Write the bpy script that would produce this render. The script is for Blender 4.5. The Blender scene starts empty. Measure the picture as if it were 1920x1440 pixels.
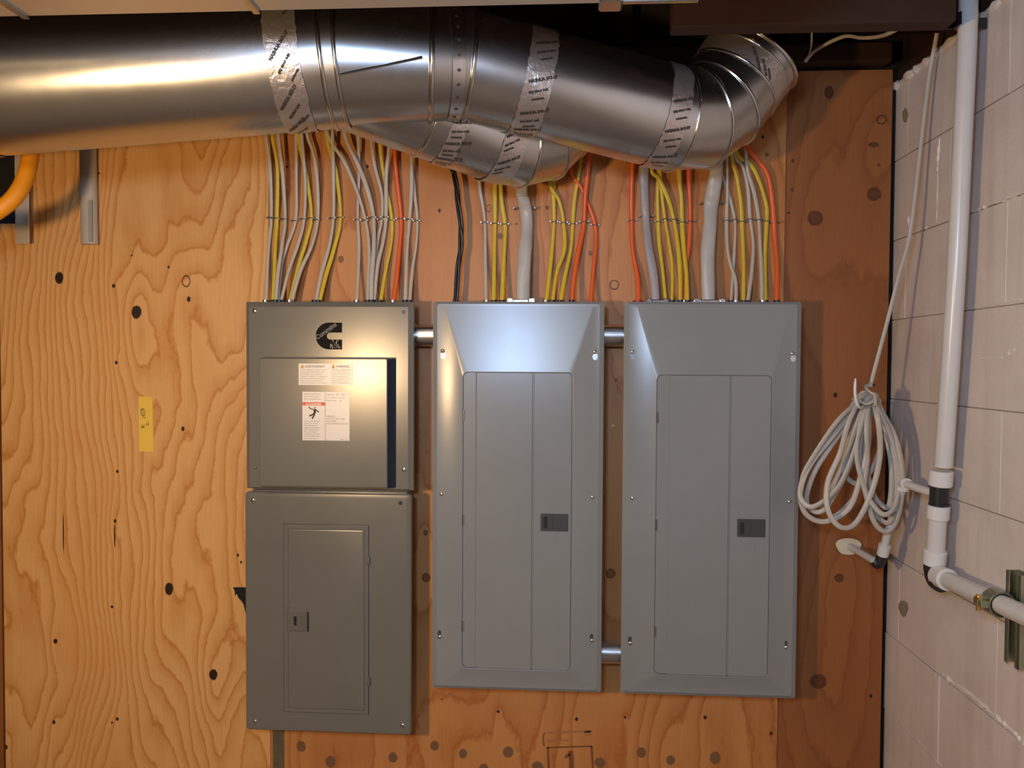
import bpy, bmesh, math, random
from mathutils import Vector, Matrix
random.seed(7)
PI = math.pi
# ------------------------------------------------------------------ camera
F, DC, ZC = 1442.0, 1.9, 1.5            # focal length in px (1920 wide), distance to wall, height
YAW, PIT, ROL = math.radians(3.375), math.radians(-1.59), math.radians(0.318)
cy, sy, cp, sp = math.cos(YAW), math.sin(YAW), math.cos(PIT), math.sin(PIT)
fwd = Vector((-sy*cp, cy*cp, sp)); rt0 = Vector((cy, sy, 0)); up0 = rt0.cross(fwd)
rt = rt0*math.cos(ROL) + up0*math.sin(ROL); up = -rt0*math.sin(ROL) + up0*math.cos(ROL)
EYE = Vector((0, -DC, ZC))
SC = bpy.context.scene
COL = SC.collection
cd = bpy.data.cameras.new('camera'); cam = bpy.data.objects.new('camera', cd); COL.objects.link(cam)
cam.matrix_world = Matrix(((rt.x, up.x, -fwd.x, EYE.x), (rt.y, up.y, -fwd.y, EYE.y), (rt.z, up.z, -fwd.z, EYE.z), (0, 0, 0, 1)))
cd.sensor_fit = 'HORIZONTAL'; cd.sensor_width = 36; cd.lens = 36*F/1920; cd.clip_start = 0.02
SC.camera = cam
# ------------------------------------------------------------------ light
def lamp(name, kind, loc, energy, color, size, target=None):
    l = bpy.data.lights.new(name, kind); l.energy = energy; l.color = color
    if kind == 'AREA': l.shape = 'DISK'; l.size = size
    else: l.shadow_soft_size = size
    o = bpy.data.objects.new(name, l); COL.objects.link(o); o.location = loc
    if target: o.rotation_euler = (Vector(target)-Vector(loc)).to_track_quat('-Z', 'Y').to_euler()
    return o
lamp('warm_bulb', 'POINT', (-0.86, -1.80, 1.46), 56, (1.0, 0.66, 0.34), 0.05)
lamp('cool_lamp', 'AREA', (-0.24, -2.10, 1.745), 13.5, (0.46, 0.66, 1.0), 0.22, (0.30, 0, 1.35))
lamp('white_lamp', 'POINT', (0.035, -2.05, 1.735), 5.5, (0.85, 0.9, 1.0), 0.04)
w = bpy.data.worlds.new('world'); SC.world = w; w.use_nodes = True
w.node_tree.nodes['Background'].inputs[0].default_value = (0.5, 0.52, 0.6, 1)
w.node_tree.nodes['Background'].inputs[1].default_value = 0.05
SC.view_settings.view_transform = 'Standard'; SC.view_settings.look = 'None'
SC.view_settings.gamma = 1; SC.view_settings.use_curve_mapping = False
SC.view_settings.exposure = 0.0
# ------------------------------------------------------------------ coordinates
XW = 0.812                                # plane of the block wall
def ray(px, py): return fwd + rt*((px-960)/F) + up*((720-py)/F)
def W(px, py, d=0.0):                     # point seen at px,py lying d metres in front of the plywood wall
    r = ray(px, py); return EYE + r*((DC-d)/r.y)
def R(px, py, off=0.0):                   # same on a plane parallel to the block wall
    r = ray(px, py); return EYE + r*((XW-off)/r.x)
# ------------------------------------------------------------------ node helpers
class NT:
    def __init__(s, name):
        m = bpy.data.materials.new(name); m.use_nodes = True; s.m = m; s.t = m.node_tree
        s.b = s.t.nodes['Principled BSDF']
    def n(s, typ, **kw):
        nd = s.t.nodes.new(typ)
        for k, v in kw.items(): setattr(nd, k, v)
        return nd
    def set(s, sock, v):
        if hasattr(v, 'links') or isinstance(v, bpy.types.NodeSocket): s.t.links.new(v, sock)
        else: sock.default_value = v
    def m2(s, op, a, b=0.0, c=None, clamp=False):
        nd = s.n('ShaderNodeMath', operation=op, use_clamp=clamp); s.set(nd.inputs[0], a); s.set(nd.inputs[1], b)
        if c is not None: s.set(nd.inputs[2], c)
        return nd.outputs[0]
    def vm(s, op, a, b=(0, 0, 0), out=0):
        nd = s.n('ShaderNodeVectorMath', operation=op); s.set(nd.inputs[0], a); s.set(nd.inputs[1], b); return nd.outputs[out]
    def noise(s, vec, scale, detail=3, rough=.5, dist=0):
        nd = s.n('ShaderNodeTexNoise'); s.set(nd.inputs['Vector'], vec); nd.inputs['Scale'].default_value = scale
        nd.inputs['Detail'].default_value = detail; nd.inputs['Roughness'].default_value = rough; nd.inputs['Distortion'].default_value = dist
        return nd.outputs['Fac']
    def ramp(s, fac, stops):
        nd = s.n('ShaderNodeValToRGB'); s.set(nd.inputs[0], fac); e = nd.color_ramp.elements
        while len(e) < len(stops): e.new(.5)
        for i, (p, c) in enumerate(stops): e[i].position = p; e[i].color = (*c, 1) if len(c) == 3 else c
        return nd.outputs[0]
    def mix(s, fac, a, b, typ='MIX'):
        nd = s.n('ShaderNodeMix', data_type='RGBA', blend_type=typ); s.set(nd.inputs[0], fac)
        s.set(nd.inputs[6], a if not isinstance(a, tuple) else (*a, 1)); s.set(nd.inputs[7], b if not isinstance(b, tuple) else (*b, 1))
        return nd.outputs[2]
    def bump(s, h, strength=.3, dist=.002):
        nd = s.n('ShaderNodeBump'); nd.inputs['Strength'].default_value = strength; nd.inputs['Distance'].default_value = dist
        s.set(nd.inputs['Height'], h); s.t.links.new(nd.outputs[0], s.b.inputs['Normal'])
    def obj(s): return s.n('ShaderNodeTexCoord').outputs['Object']
    def fin(s, col, rough=.5, metal=0.0):
        s.set(s.b.inputs['Base Color'], col if not isinstance(col, tuple) else (*col, 1))
        s.set(s.b.inputs['Roughness'], rough); s.b.inputs['Metallic'].default_value = metal
        return s.m
def plain(name, col, rough=.5, metal=0.0, bump=0.0, bscale=60, var=.12, spec=None):
    N = NT(name); c = N.obj(); n = N.noise(c, bscale, 4)
    f = N.m2('MULTIPLY_ADD', n, 2*var, 1-var)
    cc = N.mix(1.0, tuple(col), (1, 1, 1), 'MULTIPLY'); cc = N.vm('SCALE', cc); cc.node.inputs['Scale'].default_value = 1
    N.t.links.new(f, cc.node.inputs['Scale'])
    if bump: N.bump(n, bump)
    if spec is not None: N.b.inputs['Specular IOR Level'].default_value = spec
    return N.fin(cc, rough, metal)
def plywood(name, light, dark, knots, grain=5.0, amp=10.0, seed=0.0, zf=.55, contrast=1.0, rough=.5):
    """knots: (px, py, rx, rz, kind, pull); kind d=dark hole, r=ring, b=brown plug"""
    N = NT(name); c = N.obj(); sep = N.n('ShaderNodeSeparateXYZ'); N.set(sep.inputs[0], c)
    q = N.vm('MULTIPLY', c, (1.0, 0.0, zf)); q = N.vm('ADD', q, (seed, seed*.7, seed*1.3))
    n1 = N.noise(q, 2.2, 2, .45); n2 = N.noise(q, 9.0, 2, .5)
    h = N.m2('MULTIPLY', n1, amp); h = N.m2('MULTIPLY_ADD', n2, amp*.10, h); h = N.m2('MULTIPLY_ADD', N.noise(N.vm('MULTIPLY', c, (1, 0, .5)), 42, 3, .6), .55, h); h = N.m2('MULTIPLY_ADD', sep.outputs[0], grain, h)
    flat = N.vm('MULTIPLY', c, (1, 0, 1)); masks = []
    wob = N.noise(flat, 60, 2)
    for (px, py, rx, rz, kind, pull) in knots:
        p = W(px, py); k = 1.317e-3
        if pull:
            v = N.vm('SUBTRACT', flat, (p.x, 0, p.z)); v = N.vm('MULTIPLY', v, (1/(rx*k*4.5), 0, 1/(rz*k*11)))
            l = N.vm('LENGTH', v, out=1); g = N.m2('EXPONENT', N.m2('MULTIPLY', N.m2('MULTIPLY', l, l), -1.0))
            h = N.m2('MULTIPLY_ADD', g, pull, h)
        v = N.vm('SUBTRACT', flat, (p.x, 0, p.z)); v = N.vm('MULTIPLY', v, (1/(rx*k), 0, 1/(rz*k)))
        l = N.vm('LENGTH', v, out=1); l = N.m2('MULTIPLY_ADD', wob, .35, N.m2('SUBTRACT', l, .17)); masks.append((l, kind))
    fr = N.m2('FRACT', h)
    bandc = N.ramp(fr, [(0.0, light), (.35, tuple(a*.97 for a in light)), (.80, tuple(a*(1-.5*contrast)+b*.5*contrast for a, b in zip(light, dark))), (.88, tuple(a*(1-contrast)+b*contrast for a, b in zip(light, dark))), (1.0, light)])
    fib = N.noise(N.vm('MULTIPLY', c, (1, 0, .03)), 260, 3, .6)
    col = N.mix(N.m2('MULTIPLY', N.m2('SUBTRACT', fib, .42, clamp=True), .9), bandc, dark)
    blot = N.noise(N.vm('MULTIPLY', c, (1, 0, .5)), 4.5, 4, .6)
    bl = N.m2('MULTIPLY', N.m2('SUBTRACT', blot, .5, clamp=True), 1.6, clamp=True)
    col = N.mix(bl, col, tuple(b*1.15 for b in dark))
    cols = {'d': (.018, .009, .005), 'r': (.06, .02, .008), 'b': tuple(a*.42 for a in dark), 'p': (.19, .095, .042)}
    for l, kind in masks:
        halo = N.ramp(l, [(0, (1, 1, 1)), (.25, (0.5, .5, .5)), (.9, (0, 0, 0))]) if False else None
        if kind == 'r': f = N.ramp(l, [(.0, (0, 0, 0)), (.66, (0, 0, 0)), (.82, (1, 1, 1)), (.92, (1, 1, 1)), (1.0, (0, 0, 0))])
        elif kind == 'b': f = N.ramp(l, [(0, (1, 1, 1)), (.3, (.75, .75, .75)), (.55, (.9, .9, .9)), (.85, (1, 1, 1)), (1.0, (0, 0, 0))])
        else: f = N.ramp(l, [(0, (1, 1, 1)), (.82, (1, 1, 1)), (1.0, (0, 0, 0))])
        col = N.mix(f, col, cols[kind])
    N.bump(N.m2('ADD', fib, N.m2('MULTIPLY', fr, .35)), .22, .0015)
    return N.fin(col, rough)
LK = [(111,521,9,13,'d',2.2),(256,585,11,14,'d',2.6),(349,527,9,12,'r',2.2),(213,536,3.5,4,'d',.6),(354,561,4,6,'d',0),(218,680,3,4,'d',.8),(343,804,4,5,'d',.5),
      (220,884,3,3.5,'d',0),(216,977,3,4,'d',.7),(215,1005,1.6,26,'d',0),(119,1000,1.3,45,'d',0),(317,1104,9,14,'d',2.4),(400,1265,9,12,'d',2.2),(104,1202,4.5,5.5,'d',.9),(101,1354,3.5,4.5,'d',.5),
      (11,1401,4,5,'d',.5),(210,1138,3,3,'d',0),(446,1041,2.5,4,'d',0),(452,1054,2.5,3,'d',0),(220,1348,3,4,'d',.7),(210,1355,2,3,'d',0),(316,501,2.5,3,'d',0),(247,479,2,2,'d',0),(186,325,2,2,'d',0)]
MK = [(565,1399,10,12,'p',1),(620,1428,11,13,'p',1),(737,1420,10,11,'p',1),(815,1398,9,11,'p',1),(868,1413,9,10,'p',1),(907,1441,10,10,'p',.8),(953,1410,11,12,'p',1),(1008,1438,12,12,'p',1),(1125,1430,11,11,'p',1),(1203,1411,10,11,'p',1),(1257,1425,9,10,'p',1),(1341,1421,11,13,'p',1),
      (639,486,6,7,'b',1.2),(1152,534,9,10,'r',1.2),(538,313,2.5,3,'d',0),(689,312,3,4,'d',0),(1026,389,4,4.5,'b',.5),(916,391,5,8,'r',.6),(938,443,5,6,'b',.5),(1107,475,4,5,'b',.6),(824,395,3,4,'d',0),(968,420,2,2,'d',0),(798,999,5,6,'b',.7),(799,1083,9,10,'b',1.2),
      (1145,1075,10,11,'b',1.2),(934,1334,3,3.5,'d',.5),(1081,1348,3,4,'d',.5),(1172,1345,2.5,3,'d',.3),(1322,1345,3.5,4,'d',.6),(1446,1375,3,3.5,'d',0),(1430,257,3,4,'d',0),(1438,290,4,4,'b',0),(1155,712,3,4,'b',.3)]
RK = [(1530,408,15,15,'b',1.6),(1641,363,13,14,'b',1.4),(1655,223,10,9,'r',1.2),(1556,172,9,13,'b',.8),(1640,270,10,5,'b',.5),(1575,1085,9,9,'b',1.2),(1536,1280,17,15,'b',1.6),(1568,741,4,5,'d',0),(1640,722,3,3,'d',0),(1488,300,3,4,'b',0),(1487,355,3,4,'b',0),(1480,398,2.5,2.5,'d',0),(1470,485,3,3,'b',0),(1635,1307,3,4,'d',0),(1650,308,3,3,'b',0)]
M = {}
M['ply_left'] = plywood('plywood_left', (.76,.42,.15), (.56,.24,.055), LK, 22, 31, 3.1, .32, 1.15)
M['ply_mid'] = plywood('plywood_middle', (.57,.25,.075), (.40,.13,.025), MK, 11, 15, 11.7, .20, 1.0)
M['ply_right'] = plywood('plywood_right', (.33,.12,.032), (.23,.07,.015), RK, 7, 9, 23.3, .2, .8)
M['lumber'] = plain('dark_lumber', (.036,.012,.0035), .8, 0, .3, 40, .3)
M['lumber_black'] = plain('old_lumber', (.012,.006,.003), .9, 0, .3, 40, .3)
M['gap'] = plain('near_black', (.01,.009,.01), .9)
M['strip'] = plain('grimy_strip', (.13,.10,.05), .8, 0, .4, 50, .5)
def galvanized(name, base=(.60,.61,.62), rough=.27, scale=25):
    N = NT(name); c = N.obj(); n = N.noise(c, scale, 5, .65); n2 = N.noise(c, 3.0, 3)
    col = N.ramp(n, [(.3, tuple(a*.96 for a in base)), (.7, base)])
    r = N.m2('MULTIPLY_ADD', n, .03, rough-.015); r = N.m2('MULTIPLY_ADD', n2, .08, N.m2('SUBTRACT', r, .04))
    N.bump(N.noise(c, 5.0, 2), .10, .01)
    return N.fin(col, r, 1.0)
M['galv'] = galvanized('galvanized_duct')
M['galv_plenum'] = galvanized('galvanized_plenum', (.84,.85,.80), .45)
M['bead'] = plain('duct_bead', (.62,.63,.64), .18, 1.0, 0, 20, .05)
M['emt'] = plain('conduit_steel', (.62,.63,.65), .3, 1.0, 0, 30, .08)
M['zinc'] = plain('zinc_steel', (.72,.74,.78), .22, 1.0, .1, 60, .1)
M['screw'] = plain('screw_steel', (.80,.80,.78), .2, 1.0, 0, 60, .05)
M['staple'] = plain('staple_steel', (.42,.42,.43), .35, 1.0, 0, 60, .1)
def foil():
    N = NT('foil_tape'); c = N.obj(); n = N.noise(c, 70, 4, .6, .8); n2 = N.noise(c, 14, 3, .5)
    col = N.ramp(n2, [(.3, (.54,.49,.465)), (.75, (.70,.64,.61))])
    N.bump(n, .55, .0025); N.set(N.b.inputs['Metallic'], .82)
    m = N.fin(col, .33, .86); return m
M['foil'] = foil()
def paint(name, col, rough=.34):
    N = NT(name); c = N.obj(); n = N.noise(c, 5, 5, .6); fine = N.noise(c, 500, 2)
    cc = N.ramp(n, [(.3, tuple(a*.94 for a in col)), (.7, col)])
    r = N.m2('MULTIPLY_ADD', n, .08, rough-.04); N.bump(fine, .05, .0006)
    N.b.inputs['Specular IOR Level'].default_value = .7
    return N.fin(cc, r)
M['grayA'] = paint('panel_paint_olive', (.165,.162,.138), .235)
M['grayB'] = paint('panel_paint_grey', (.25,.268,.268), .25)
M['edge_shade'] = plain('shaded_edge', (.02,.03,.055), .35)  # shade and dark reflection on the switch door's right side, put into the colour
M['black'] = plain('black_plastic', (.02,.02,.021), .35)
M['latch_grey'] = plain('latch_grey', (.055,.057,.06), .4)
M['latch_olive'] = plain('latch_olive', (.13,.125,.105), .4)
M['ink'] = plain('ink', (.035,.028,.02), .6)
M['ink_soft'] = plain('ink_soft', (.30,.26,.20), .6)
M['ink_logo'] = plain('logo_black', (.012,.010,.008), .75, spec=.15)
M['logo_grey'] = plain('logo_grey', (.17,.16,.13), .5)
M['stamp'] = plain('stamp_ink', (.20,.075,.02), .8, 0, 0, 60, .3)
M['stamp_pale'] = plain('stamp_ink_pale', (.40,.17,.055), .8, 0, 0, 60, .2)
M['label'] = plain('label_paper', (.80,.75,.67), .3, 0, 0, 20, .03)
M['red'] = plain('danger_red', (.75,.06,.02), .4)
M['amber'] = plain('warning_amber', (.65,.42,.08), .4)
M['note'] = plain('yellow_tape', (.86,.56,.08), .55, 0, .1, 30, .06)
M['c_white'] = plain('cable_white', (.52,.48,.41), .42, 0, .1, 90, .10)
M['c_yellow'] = plain('cable_yellow', (.66,.50,.035), .40, 0, .1, 90, .14)
M['c_orange'] = plain('cable_orange', (.78,.13,.025), .38, 0, .1, 90, .08)
M['c_gray'] = plain('cable_gray', (.50,.48,.45), .36, 0, .35, 45, .08)
M['c_black'] = plain('cable_black', (.012,.012,.013), .25)
M['hose'] = plain('yellow_hose', (.80,.30,.006), .5, 0, .1, 60, .08)
M['pvc'] = plain('white_pipe', (.66,.65,.62), .25, 0, 0, 30, .05)
M['pvc2'] = plain('white_fitting', (.74,.74,.72), .22, 0, 0, 30, .04)
M['slat'] = plain('white_slat', (.50,.45,.37), .5, 0, .1, 30, .1)
M['cream'] = plain('cream_plastic', (.70,.66,.50), .45, 0, 0, 30, .05)
M['plate'] = plain('zinc_strut', (.42,.45,.34), .35, 1.0, .1, 50, .15)
M['brass'] = plain('brass_screw', (.70,.48,.15), .3, 1.0, .1, 50, .1)
def masonry():
    N = NT('painted_block'); c = N.obj(); n = N.noise(c, 7, 5, .6); f = N.noise(c, 130, 4, .6)
    st = N.noise(N.vm('MULTIPLY', c, (1, 1, .08)), 22, 3, .6)
    col = N.ramp(n, [(.3, (.66,.59,.53)), (.7, (.78,.71,.65))])
    col = N.mix(N.m2('MULTIPLY', N.m2('SUBTRACT', st, .52, clamp=True), 2.0, clamp=True), col, (.54,.46,.38))
    N.bump(N.m2('ADD', N.m2('MULTIPLY', f, .6), n), .35, .003)
    return N.fin(col, .55)
M['block'] = masonry()
M['mortar'] = plain('painted_mortar', (.52,.46,.41), .65, 0, .6, 90, .15)
M['bead_paint'] = plain('paint_ridge', (.80,.74,.68), .5, 0, .4, 90, .1)
M['floor'] = plain('concrete_floor', (.22,.20,.18), .8, 0, .2, 8, .15)
M['farwall'] = plain('far_wall', (.20,.17,.14), .85, 0, .1, 6, .2)
# ------------------------------------------------------------------ object helpers
def link(name, me, mat, parent=None, smooth=False, angle=None):
    o = bpy.data.objects.new(name, me); COL.objects.link(o)
    if mat is not None:
        for m in (mat if isinstance(mat, (list, tuple)) else [mat]): me.materials.append(m)
    if smooth:
        me.shade_smooth() if hasattr(me, 'shade_smooth') else None
        if angle: me.set_sharp_from_angle(angle=angle)
    if parent is not None: o.parent = parent
    return o
class MB:
    def __init__(s): s.v = []; s.f = []; s.mi = []
    def add(s, vs, fs, mi=0):
        k = len(s.v); s.v += [tuple(p) for p in vs]; s.f += [tuple(i+k for i in f) for f in fs]; s.mi += [mi]*len(fs); return s
    def box(s, a, b, bev=0.0):
        x0, x1 = sorted((a[0], b[0])); y0, y1 = sorted((a[1], b[1])); z0, z1 = sorted((a[2], b[2]))
        if bev <= 0:
            vs = [(x, y, z) for x in (x0, x1) for y in (y0, y1) for z in (z0, z1)]
            return s.add(vs, [(0,1,3,2),(4,6,7,5),(0,4,5,1),(2,3,7,6),(0,2,6,4),(1,5,7,3)])
        e = bev; vs = []; idx = {}
        for ix, X in enumerate((x0, x1)):
            for iy, Y in enumerate((y0, y1)):
                for iz, Z in enumerate((z0, z1)):
                    sx, sy_, sz = (1 if ix == 0 else -1), (1 if iy == 0 else -1), (1 if iz == 0 else -1)
                    for k, p in enumerate(((X, Y+sy_*e, Z+sz*e), (X+sx*e, Y, Z+sz*e), (X+sx*e, Y+sy_*e, Z))):
                        idx[(ix, iy, iz, k)] = len(vs); vs.append(p)
        I = idx; fs = []
        for a_ in (0, 1):
            fs.append((I[a_,0,0,0], I[a_,1,0,0], I[a_,1,1,0], I[a_,0,1,0]))
            fs.append((I[0,a_,0,1], I[1,a_,0,1], I[1,a_,1,1], I[0,a_,1,1]))
            fs.append((I[0,0,a_,2], I[1,0,a_,2], I[1,1,a_,2], I[0,1,a_,2]))
            for b_ in (0, 1):
                fs.append((I[0,a_,b_,1], I[1,a_,b_,1], I[1,a_,b_,2], I[0,a_,b_,2]))
                fs.append((I[a_,0,b_,0], I[a_,1,b_,0], I[a_,1,b_,2], I[a_,0,b_,2]))
                fs.append((I[a_,b_,0,0], I[a_,b_,1,0], I[a_,b_,1,1], I[a_,b_,0,1]))
                for c_ in (0, 1): fs.append((I[a_,b_,c_,0], I[a_,b_,c_,1], I[a_,b_,c_,2]))
        return s.add(vs, fs)
    def tube(s, pts, ra, rb=None, seg=10, ref=None, caps=True, closed=False, twist=None, prof=None):
        """sweep; ra half width along the side vector, rb along the normal (scalars or lists)"""
        n = len(pts); P = [Vector(p) for p in pts]; rings = []
        refv = Vector(ref) if ref else Vector((0, -1, 0)); prev = None
        for i in range(n):
            a = P[(i-1) % n if closed else max(i-1, 0)]; b = P[(i+1) % n if closed else min(i+1, n-1)]
            t = (b-a).normalized()
            if prev is None: nn = refv - t*refv.dot(t)
            elif ref: nn = refv - t*refv.dot(t)
            else: nn = prev - t*prev.dot(t)
            if nn.length < 1e-4: nn = Vector((0, 0, 1)) - t*t.z
            nn.normalize(); prev = nn; sd = t.cross(nn).normalized()
            if twist: A = twist[i]; nn, sd = nn*math.cos(A)+sd*math.sin(A), sd*math.cos(A)-nn*math.sin(A)
            A_ = ra[i] if isinstance(ra, (list, tuple)) else ra
            B_ = A_ if rb is None else (rb[i] if isinstance(rb, (list, tuple)) else rb)
            rings.append([P[i] + sd*(A_*math.cos(2*PI*k/seg)) + nn*(B_*math.sin(2*PI*k/seg)) for k in range(seg)])
        vs = [v for r in rings for v in r]; fs = []
        m = n if closed else n-1
        for i in range(m):
            j = (i+1) % n
            for k in range(seg): fs.append((i*seg+k, i*seg+(k+1) % seg, j*seg+(k+1) % seg, j*seg+k))
        if caps and not closed: fs += [tuple(range(seg))[::-1], tuple((n-1)*seg+k for k in range(seg))]
        return s.add(vs, fs)
    def cyl(s, a, b, r, seg=20, r2=None): return s.tube([a, b], [r, r if r2 is None else r2], seg=seg)
    def poly(s, pts, th=(0, -.0006, 0)):
        n = len(pts); t = Vector(th); P = [Vector(p) for p in pts]; Q = [p+t for p in P]
        return s.add(P+Q, [tuple(range(n)), tuple(range(2*n-1, n-1, -1))]+[(i, (i+1) % n, n+(i+1) % n, n+i) for i in range(n)])
    def mesh(s, name, recalc=True):
        me = bpy.data.meshes.new(name); me.from_pydata(s.v, [], s.f); me.update()
        if any(s.mi): me.polygons.foreach_set('material_index', s.mi)
        if recalc:
            bm = bmesh.new(); bm.from_mesh(me); bmesh.ops.recalc_face_normals(bm, faces=bm.faces); bm.to_mesh(me); bm.free()
        return me
    def obj(s, name, mat, parent=None, smooth=False, angle=.6):
        return link(name, s.mesh(name), mat, parent, smooth, angle)
def empty(name, loc=(0, 0, 0)):
    o = bpy.data.objects.new(name, None); COL.objects.link(o); o.empty_display_size = .05; return o
def tag(o, label=None, cat=None, group=None, kind=None):
    if label: o['label'] = label
    if cat: o['category'] = cat
    if group: o['group'] = group
    if kind: o['kind'] = kind
    return o
def spline(pts, n=6, closed=False):
    P = [Vector(p) for p in pts]; out = []; L = len(P)
    for i in range(L if closed else L-1):
        p0, p1, p2, p3 = (P[(i-1) % L], P[i], P[(i+1) % L], P[(i+2) % L]) if closed else (P[max(i-1, 0)], P[i], P[i+1], P[min(i+2, L-1)])
        for k in range(n):
            t = k/n; out.append(.5*((2*p1)+(p2-p0)*t+(2*p0-5*p1+4*p2-p3)*t*t+(3*p1-p0-3*p2+p3)*t**3))
    if not closed: out.append(P[-1])
    return out
def text_mesh(txt, fn, size=1.0, bold=0.0, align='LEFT', extr=0.0):
    c = bpy.data.curves.new('t', 'FONT'); c.body = txt; c.size = size; c.align_x = align; c.offset = bold; c.resolution_u = 2
    o = bpy.data.objects.new('t', c); COL.objects.link(o)
    bpy.context.view_layer.update()
    me = bpy.data.meshes.new_from_object(o.evaluated_get(bpy.context.evaluated_depsgraph_get()))
    vs = [fn(v.co.x, v.co.y) for v in me.vertices]; fs = [tuple(p.vertices) for p in me.polygons]
    bpy.data.objects.remove(o); bpy.data.curves.remove(c); bpy.data.meshes.remove(me)
    return vs, fs
def rrect(x0, x1, z0, z1, y, r, n=4):
    out = []
    for cx, cz, a0 in ((x1-r, z1-r, 0), (x0+r, z1-r, PI/2), (x0+r, z0+r, PI), (x1-r, z0+r, 1.5*PI)):
        for k in range(n+1):
            a = a0+k*PI/2/n; out.append((cx+r*math.cos(a), y, cz+r*math.sin(a)))
    return out
def shell(rings, first=False, last=True, n=4):
    """rings: (x0,x1,z0,z1,y,r)"""
    m = MB(); L = 4*(n+1); vs = []; fs = []
    for r in rings: vs += rrect(*r, n=n)
    for i in range(len(rings)-1):
        for k in range(L): fs.append((i*L+k, i*L+(k+1) % L, (i+1)*L+(k+1) % L, (i+1)*L+k))
    if first: fs.append(tuple(range(L)))
    if last: fs.append(tuple((len(rings)-1)*L+k for k in range(L)))
    return m.add(vs, fs)
# ------------------------------------------------------------------ SETTING
zf = 0.0; ZT = 2.22
def struct(name, mb, mat, smooth=False): return tag(mb.obj(name, mat, None, smooth), kind='structure')
XL = -2.9; YB = -4.6; ZCEIL = 2.46
struct('floor', MB().box((XL-.1, .12, -.06), (XW+.25, YB-.1, 0)), M['floor'])
struct('ceiling', MB().box((XL-.1, .12, ZCEIL), (XW+.25, YB-.1, ZCEIL+.05)), M['lumber'])
struct('wall_left', MB().box((XL-.1, .12, 0), (XL, YB, ZCEIL)), M['farwall'])
struct('wall_front', MB().box((XL, YB-.1, 0), (XW+.2, YB, ZCEIL)), M['farwall'])
wb = struct('wall_back', MB().box((XL, .030, 0), (XW+.2, .12, ZCEIL)), M['lumber_black'])
def sheet(x0, x1, z0, z1, mat, y=0.0, edge=.0008):
    o = MB().box((x0, y, z0), (x1, .0299, z1), edge).obj('plywood_sheet', mat, wb); return o
xs1 = W(506, 1000).x; xs0 = W(5, 1000).x; xs2 = W(1465, 900).x; xs3 = W(1662, 900).x
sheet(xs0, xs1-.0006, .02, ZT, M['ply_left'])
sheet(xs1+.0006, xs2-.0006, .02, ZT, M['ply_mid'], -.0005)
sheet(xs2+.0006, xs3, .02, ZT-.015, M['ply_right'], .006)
sheet(XL+.01, xs0-.02, .02, ZT-.4, M['ply_right'], .02)
# grimy strip under the left panels, irregular hole, pale screws
a, b = W(512, 1440), W(533, 1370)
tag(MB().box((a.x, -.0025, .03), (b.x, 0, b.z+.03), .0008).obj('patch_strip', M['strip'], wb), 'grimy grey-brown strip covering the joint below the left panel')
hp = [(437,1101),(470,1101),(470,1160),(462,1155),(457,1133),(452,1126),(447,1121),(444,1113),(441,1117),(440,1108)]
tag(MB().poly([W(x, y, .0006) for x, y in hp]).obj('torn_hole', M['gap'], wb), 'dark torn hole in the veneer beside the lower left panel')
# top plate and dark framing over the sheets
p = W(1500, 148); tag(MB().box((XL, -.02, ZT-.005), (XW-.03, .03, ZT+.04), .002).obj('top_plate', M['lumber'], wb), 'dark wooden plate capping the plywood')
for i in range(8):
    x = XW-.25-i*.406
    MB().box((x-.019, -.012, ZT+.04), (x+.019, .03, ZCEIL), .002).obj('cripple_stud', M['lumber_black'], wb)
# ---- block wall
wr = struct('wall_right', MB().box((XW+.006, .03, 0), (XW+.2, YB, 2.172)), M['mortar'])
ZJ = .651; CH = .1915
rng = random.Random(3)
for r in range(-3, 8):
    z0 = ZJ+r*CH; z1 = min(z0+CH, 2.18)
    if z0 < 0: z0 = .0
    off = .24 if r % 2 == 0 else .04
    ds = [-.03]+[off+.406*k for k in range(0, 7)]
    if off == .04: ds = [-.03]+ds[1:]
    for k in range(len(ds)-1):
        d0, d1 = ds[k]+.0005, ds[k+1]-.0005
        if d1-d0 < .03: continue
        j = rng.uniform(-.0012, .0012)
        MB().box((XW+j, -d0, z0+.0010), (XW+.0062, -d1, z1-.0010), .0009).obj('block', M['block'], wr)
struct('trim_1', MB().box((XW+.006, .03, 2.172), (XW+.19, YB, 2.215), .003), M['lumber'])
struct('trim_2', MB().box((XW+.03, .03, 2.215), (XW+.19, YB, ZCEIL), .003), M['lumber'])
# ragged mortar beads and painted ridges on the wall
def ridge(pts, r0, name='mortar_ridge', n=5):
    P = spline([R(x, y, -.001) for x, y in pts], n)
    rr = [r0*rng.uniform(.35, 1.5) for _ in P]
    P = [q+Vector((0, 0, rng.uniform(-1, 1)*r0*.5)) for q in P]
    MB().tube(P, rr, seg=6, ref=(-1, 0, 0)).obj(name, M['bead_paint'], wr, True)
ridge([(1763,258),(1760,290),(1758,322)], .0035); ridge([(1759,325),(1758,370),(1757,418)], .0018)
ridge([(1824,396),(1840,391),(1850,388)], .003); ridge([(1870,380),(1895,374),(1918,366)], .0022)
ridge([(1704,405),(1705,430)], .003); ridge([(1716,433),(1738,427)], .0022); ridge([(1705,590),(1735,585),(1756,583)], .0018)
ridge([(1816,576),(1840,573),(1870,570),(1915,562)], .0018)
ridge([(1764,1262),(1790,1282),(1830,1310),(1870,1345),(1905,1378),(1925,1398)], .0042, n=8); ridge([(1666,1322),(1690,1352),(1720,1385),(1765,1436)], .0022, n=8)
ridge([(1890,662),(1903,656)], .004); ridge([(1840,672),(1880,670)], .002)
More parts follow.
